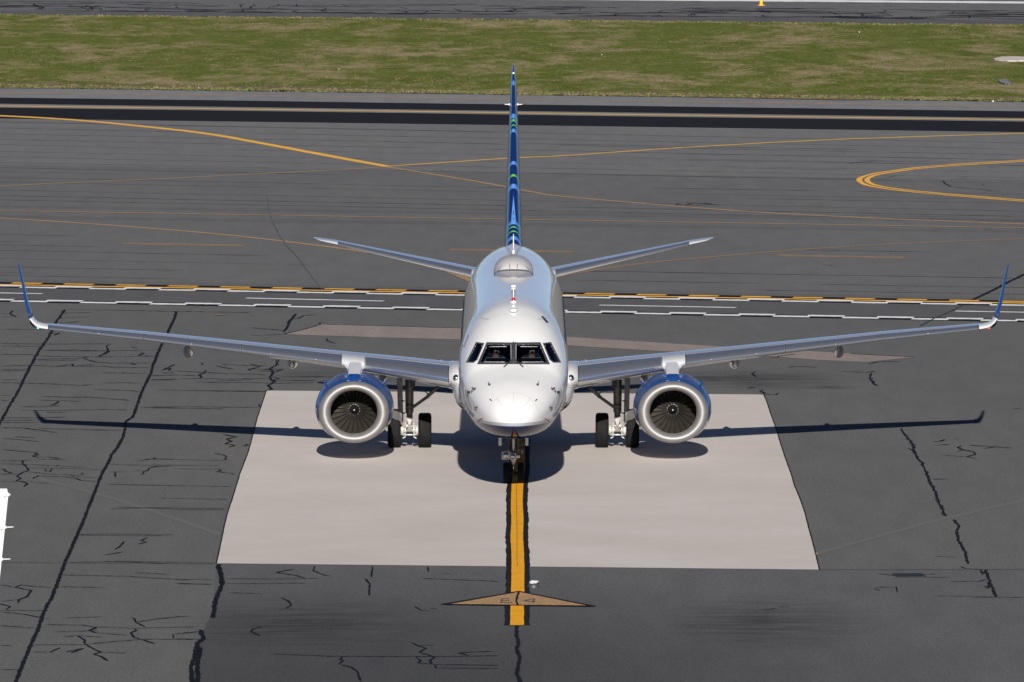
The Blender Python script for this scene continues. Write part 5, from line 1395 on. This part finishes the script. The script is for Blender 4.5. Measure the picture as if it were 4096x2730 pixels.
# concrete slabs in the grass
def slab(u0, v0, u1, v1, h, label, mat='concrete'):
    a_, b_ = P(u0, v1), P(u1, v1); c_ = P(u1, v0)
    t = thing('concrete_slab', ((a_[0] + b_[0]) / 2, a_[1], 0), label, 'slab')
    g = G(); n_ = 14; top, bot = [], []
    for i in range(n_ + 1):
        x = lerp(a_[0], b_[0], i / n_); e = min(1, i / 3) 
        top.append((x, lerp(a_[1], c_[1], .5 + .5 * e) + R.uniform(-.4, .4), h)); bot.append((x, a_[1] + (1 - e) * 2 + R.uniform(-.3, .3), h))
    g.loft([[(p0[0], p0[1], -.05), p0, p1, (p1[0], p1[1], -.05)] for p0, p1 in zip(bot, top)]); g.obj('top', M[mat], t, smooth=False)
slab(3985, 233, 4200, 249, .10, 'pale concrete slab at the right edge of the grass')
slab(4010, 325, 4050, 343, .12, 'small grey stone slab half buried in the grass at the right, lower one', 'asphalt_pale')
# little white edge stones along the grass border
for i, (u_, v_) in enumerate(((126, 346), (629, 352), (795, 354), (1355, 280), (2407, 222), (3437, 132), (3972, 408))):
    p = P(u_, v_); t = G(); r0 = R.uniform(.04, .055)
    t.rev([(0, r0), (r0 * .9, r0 * .9), (r0 * 1.6, r0 * .4), (r0 * 1.7, 0)], p, 'z', 8)
    lab = ['small white stone at the grass edge, leftmost', 'small white stone at the grass edge, left of the fin', 'small white stone at the grass edge, second from the left', 'small white scrap lying in the grass, left of the fin', 'small white scrap lying in the grass, just right of the fin', 'small white scrap high in the grass at the right', 'small white stone at the grass edge, far right'][i]
    tag(t.obj('white_stone', M['markwhite']), lab, 'stone', 'white specks in the grass')

# parked jet whose tail fin edge shows at the left border
JX, JY, JZ = -7.60, -117.0, W(30, 1955, -117.0)[2]
J = thing('parked_jet', (JX - 12, JY, 0), 'white parked jet, only the rudder edge with static wicks showing at left border', 'airliner')
zt = JZ; zr = zt - 4.2
def te(z): return JX - (zt - z) * .105
g = G(); rr = []
for i in range(10):
    t = i / 9; z = lerp(zr, zt - .06, t); ch = lerp(4.6, 2.3, t); hw = lerp(.2, .07, t); x1 = te(z)
    rr.append([(x1 - ch * (1 - t_), JY + hw * y_ / .5, z) for t_, y_ in AF] + [(x1 - ch * (1 - t_), JY - hw * y_ / .5, z) for t_, y_ in AF[-2:0:-1]])
t = 1; z = zt; x1 = te(z) - .02; rr.append([(x1 - 2.15 * (1 - t_), JY + .035 * y_ / .5, z) for t_, y_ in AF] + [(x1 - 2.15 * (1 - t_), JY - .035 * y_ / .5, z) for t_, y_ in AF[-2:0:-1]])
g.loft(rr); JF = g.obj('tail_fin', M['jet_white'], J)
g = G(); 
for i in range(12):
    z = lerp(zt - .15, zr + .3, i / 11); z2 = z - .30
g.tube([(te(zt - .1) - .012, JY, zt - .1), (te(zr) - .012, JY, zr)], .02, 6); g.obj('rudder_edge', M['markwhite'], JF)
for v_ in (1980, 2110, 2238):
    z = W(20, v_, JY)[2]; g = G(); L_ = .04 if v_ == 1980 else .135
    g.tube([(te(z) - .06, JY, z), (te(z) + .02, JY, z - .002), (te(z) + .03, JY, z)], [.045, .03, .012], 6); g.tube([(te(z), JY, z), (te(z) + L_, JY, z + .004)], .009, 5); g.obj('static_wick', M['markwhite'], JF)
g = G(); fzc = zr - 1.3
pr = [(JX - 27, .05), (JX - 26.6, .5), (JX - 25.5, 1.0), (JX - 23.5, 1.35), (JX - 8, 1.4), (JX - 4, 1.15), (JX - 1.2, .6), (JX - .4, .2)]
g.rev([(x - JX, r_) for x, r_ in pr], (JX, JY, fzc), 'x', 32); g.obj('fuselage', M['white'], J)
g = G()
for s in (-1, 1): g.loft([[(x0 + ch * t_, JY + s * sp_, z0 + ch * h_) for t_, h_ in [(t_, .1 * y_) for t_, y_ in AF] + [(t_, -.1 * y_) for t_, y_ in AF[-2:0:-1]]] for x0, ch, sp_, z0 in ((JX - 16, 4.2, 0, fzc - .9), (JX - 12.6, 1.6, 9.5, fzc - .4))])
g.obj('wing', M['wing_grey'], J)
g = G()
for s in (-1, 1): g.loft([[(x0 + ch * t_, JY + s * sp_, z0 + ch * h_) for t_, h_ in [(t_, .1 * y_) for t_, y_ in AF] + [(t_, -.1 * y_) for t_, y_ in AF[-2:0:-1]]] for x0, ch, sp_, z0 in ((JX - 4.6, 2.4, 0, fzc + .5), (JX - 2.9, 1.2, 4.2, fzc + .9))])
g.obj('tailplane', M['wing_grey'], J)
for (x, yo) in ((JX - 22, 0), (JX - 12.5, -2.2), (JX - 12.5, 2.2)):
    g = G(); g.tube([(x, JY + yo, fzc - 1.0), (x, JY + yo, .45)], .09, 8); g.tube([(x, JY + yo - .3, .45), (x, JY + yo + .3, .45)], .06, 8); LG = g.obj('landing_gear', M['gear_grey'], J)
    for k in (-1, 1):
        g = G(); g.rev([(-.12, .2), (-.14, .36), (-.08, .44), (.08, .44), (.14, .36), (.12, .2), (0, .05)], (x, JY + yo + k * .3, .45), 'y', 20); g.obj('tyre', M['tyre'], LG)
for s in (-1, 1):
    g = G(); g.rev([(0, .55), (.05, .65), (.8, .75), (2.2, .6), (2.2, .3), (.6, .2), (.6, 0)], (JX - 9.2, JY + s * 2.0, fzc + .5), 'x', 28); g.obj('engine', M['white'], J)
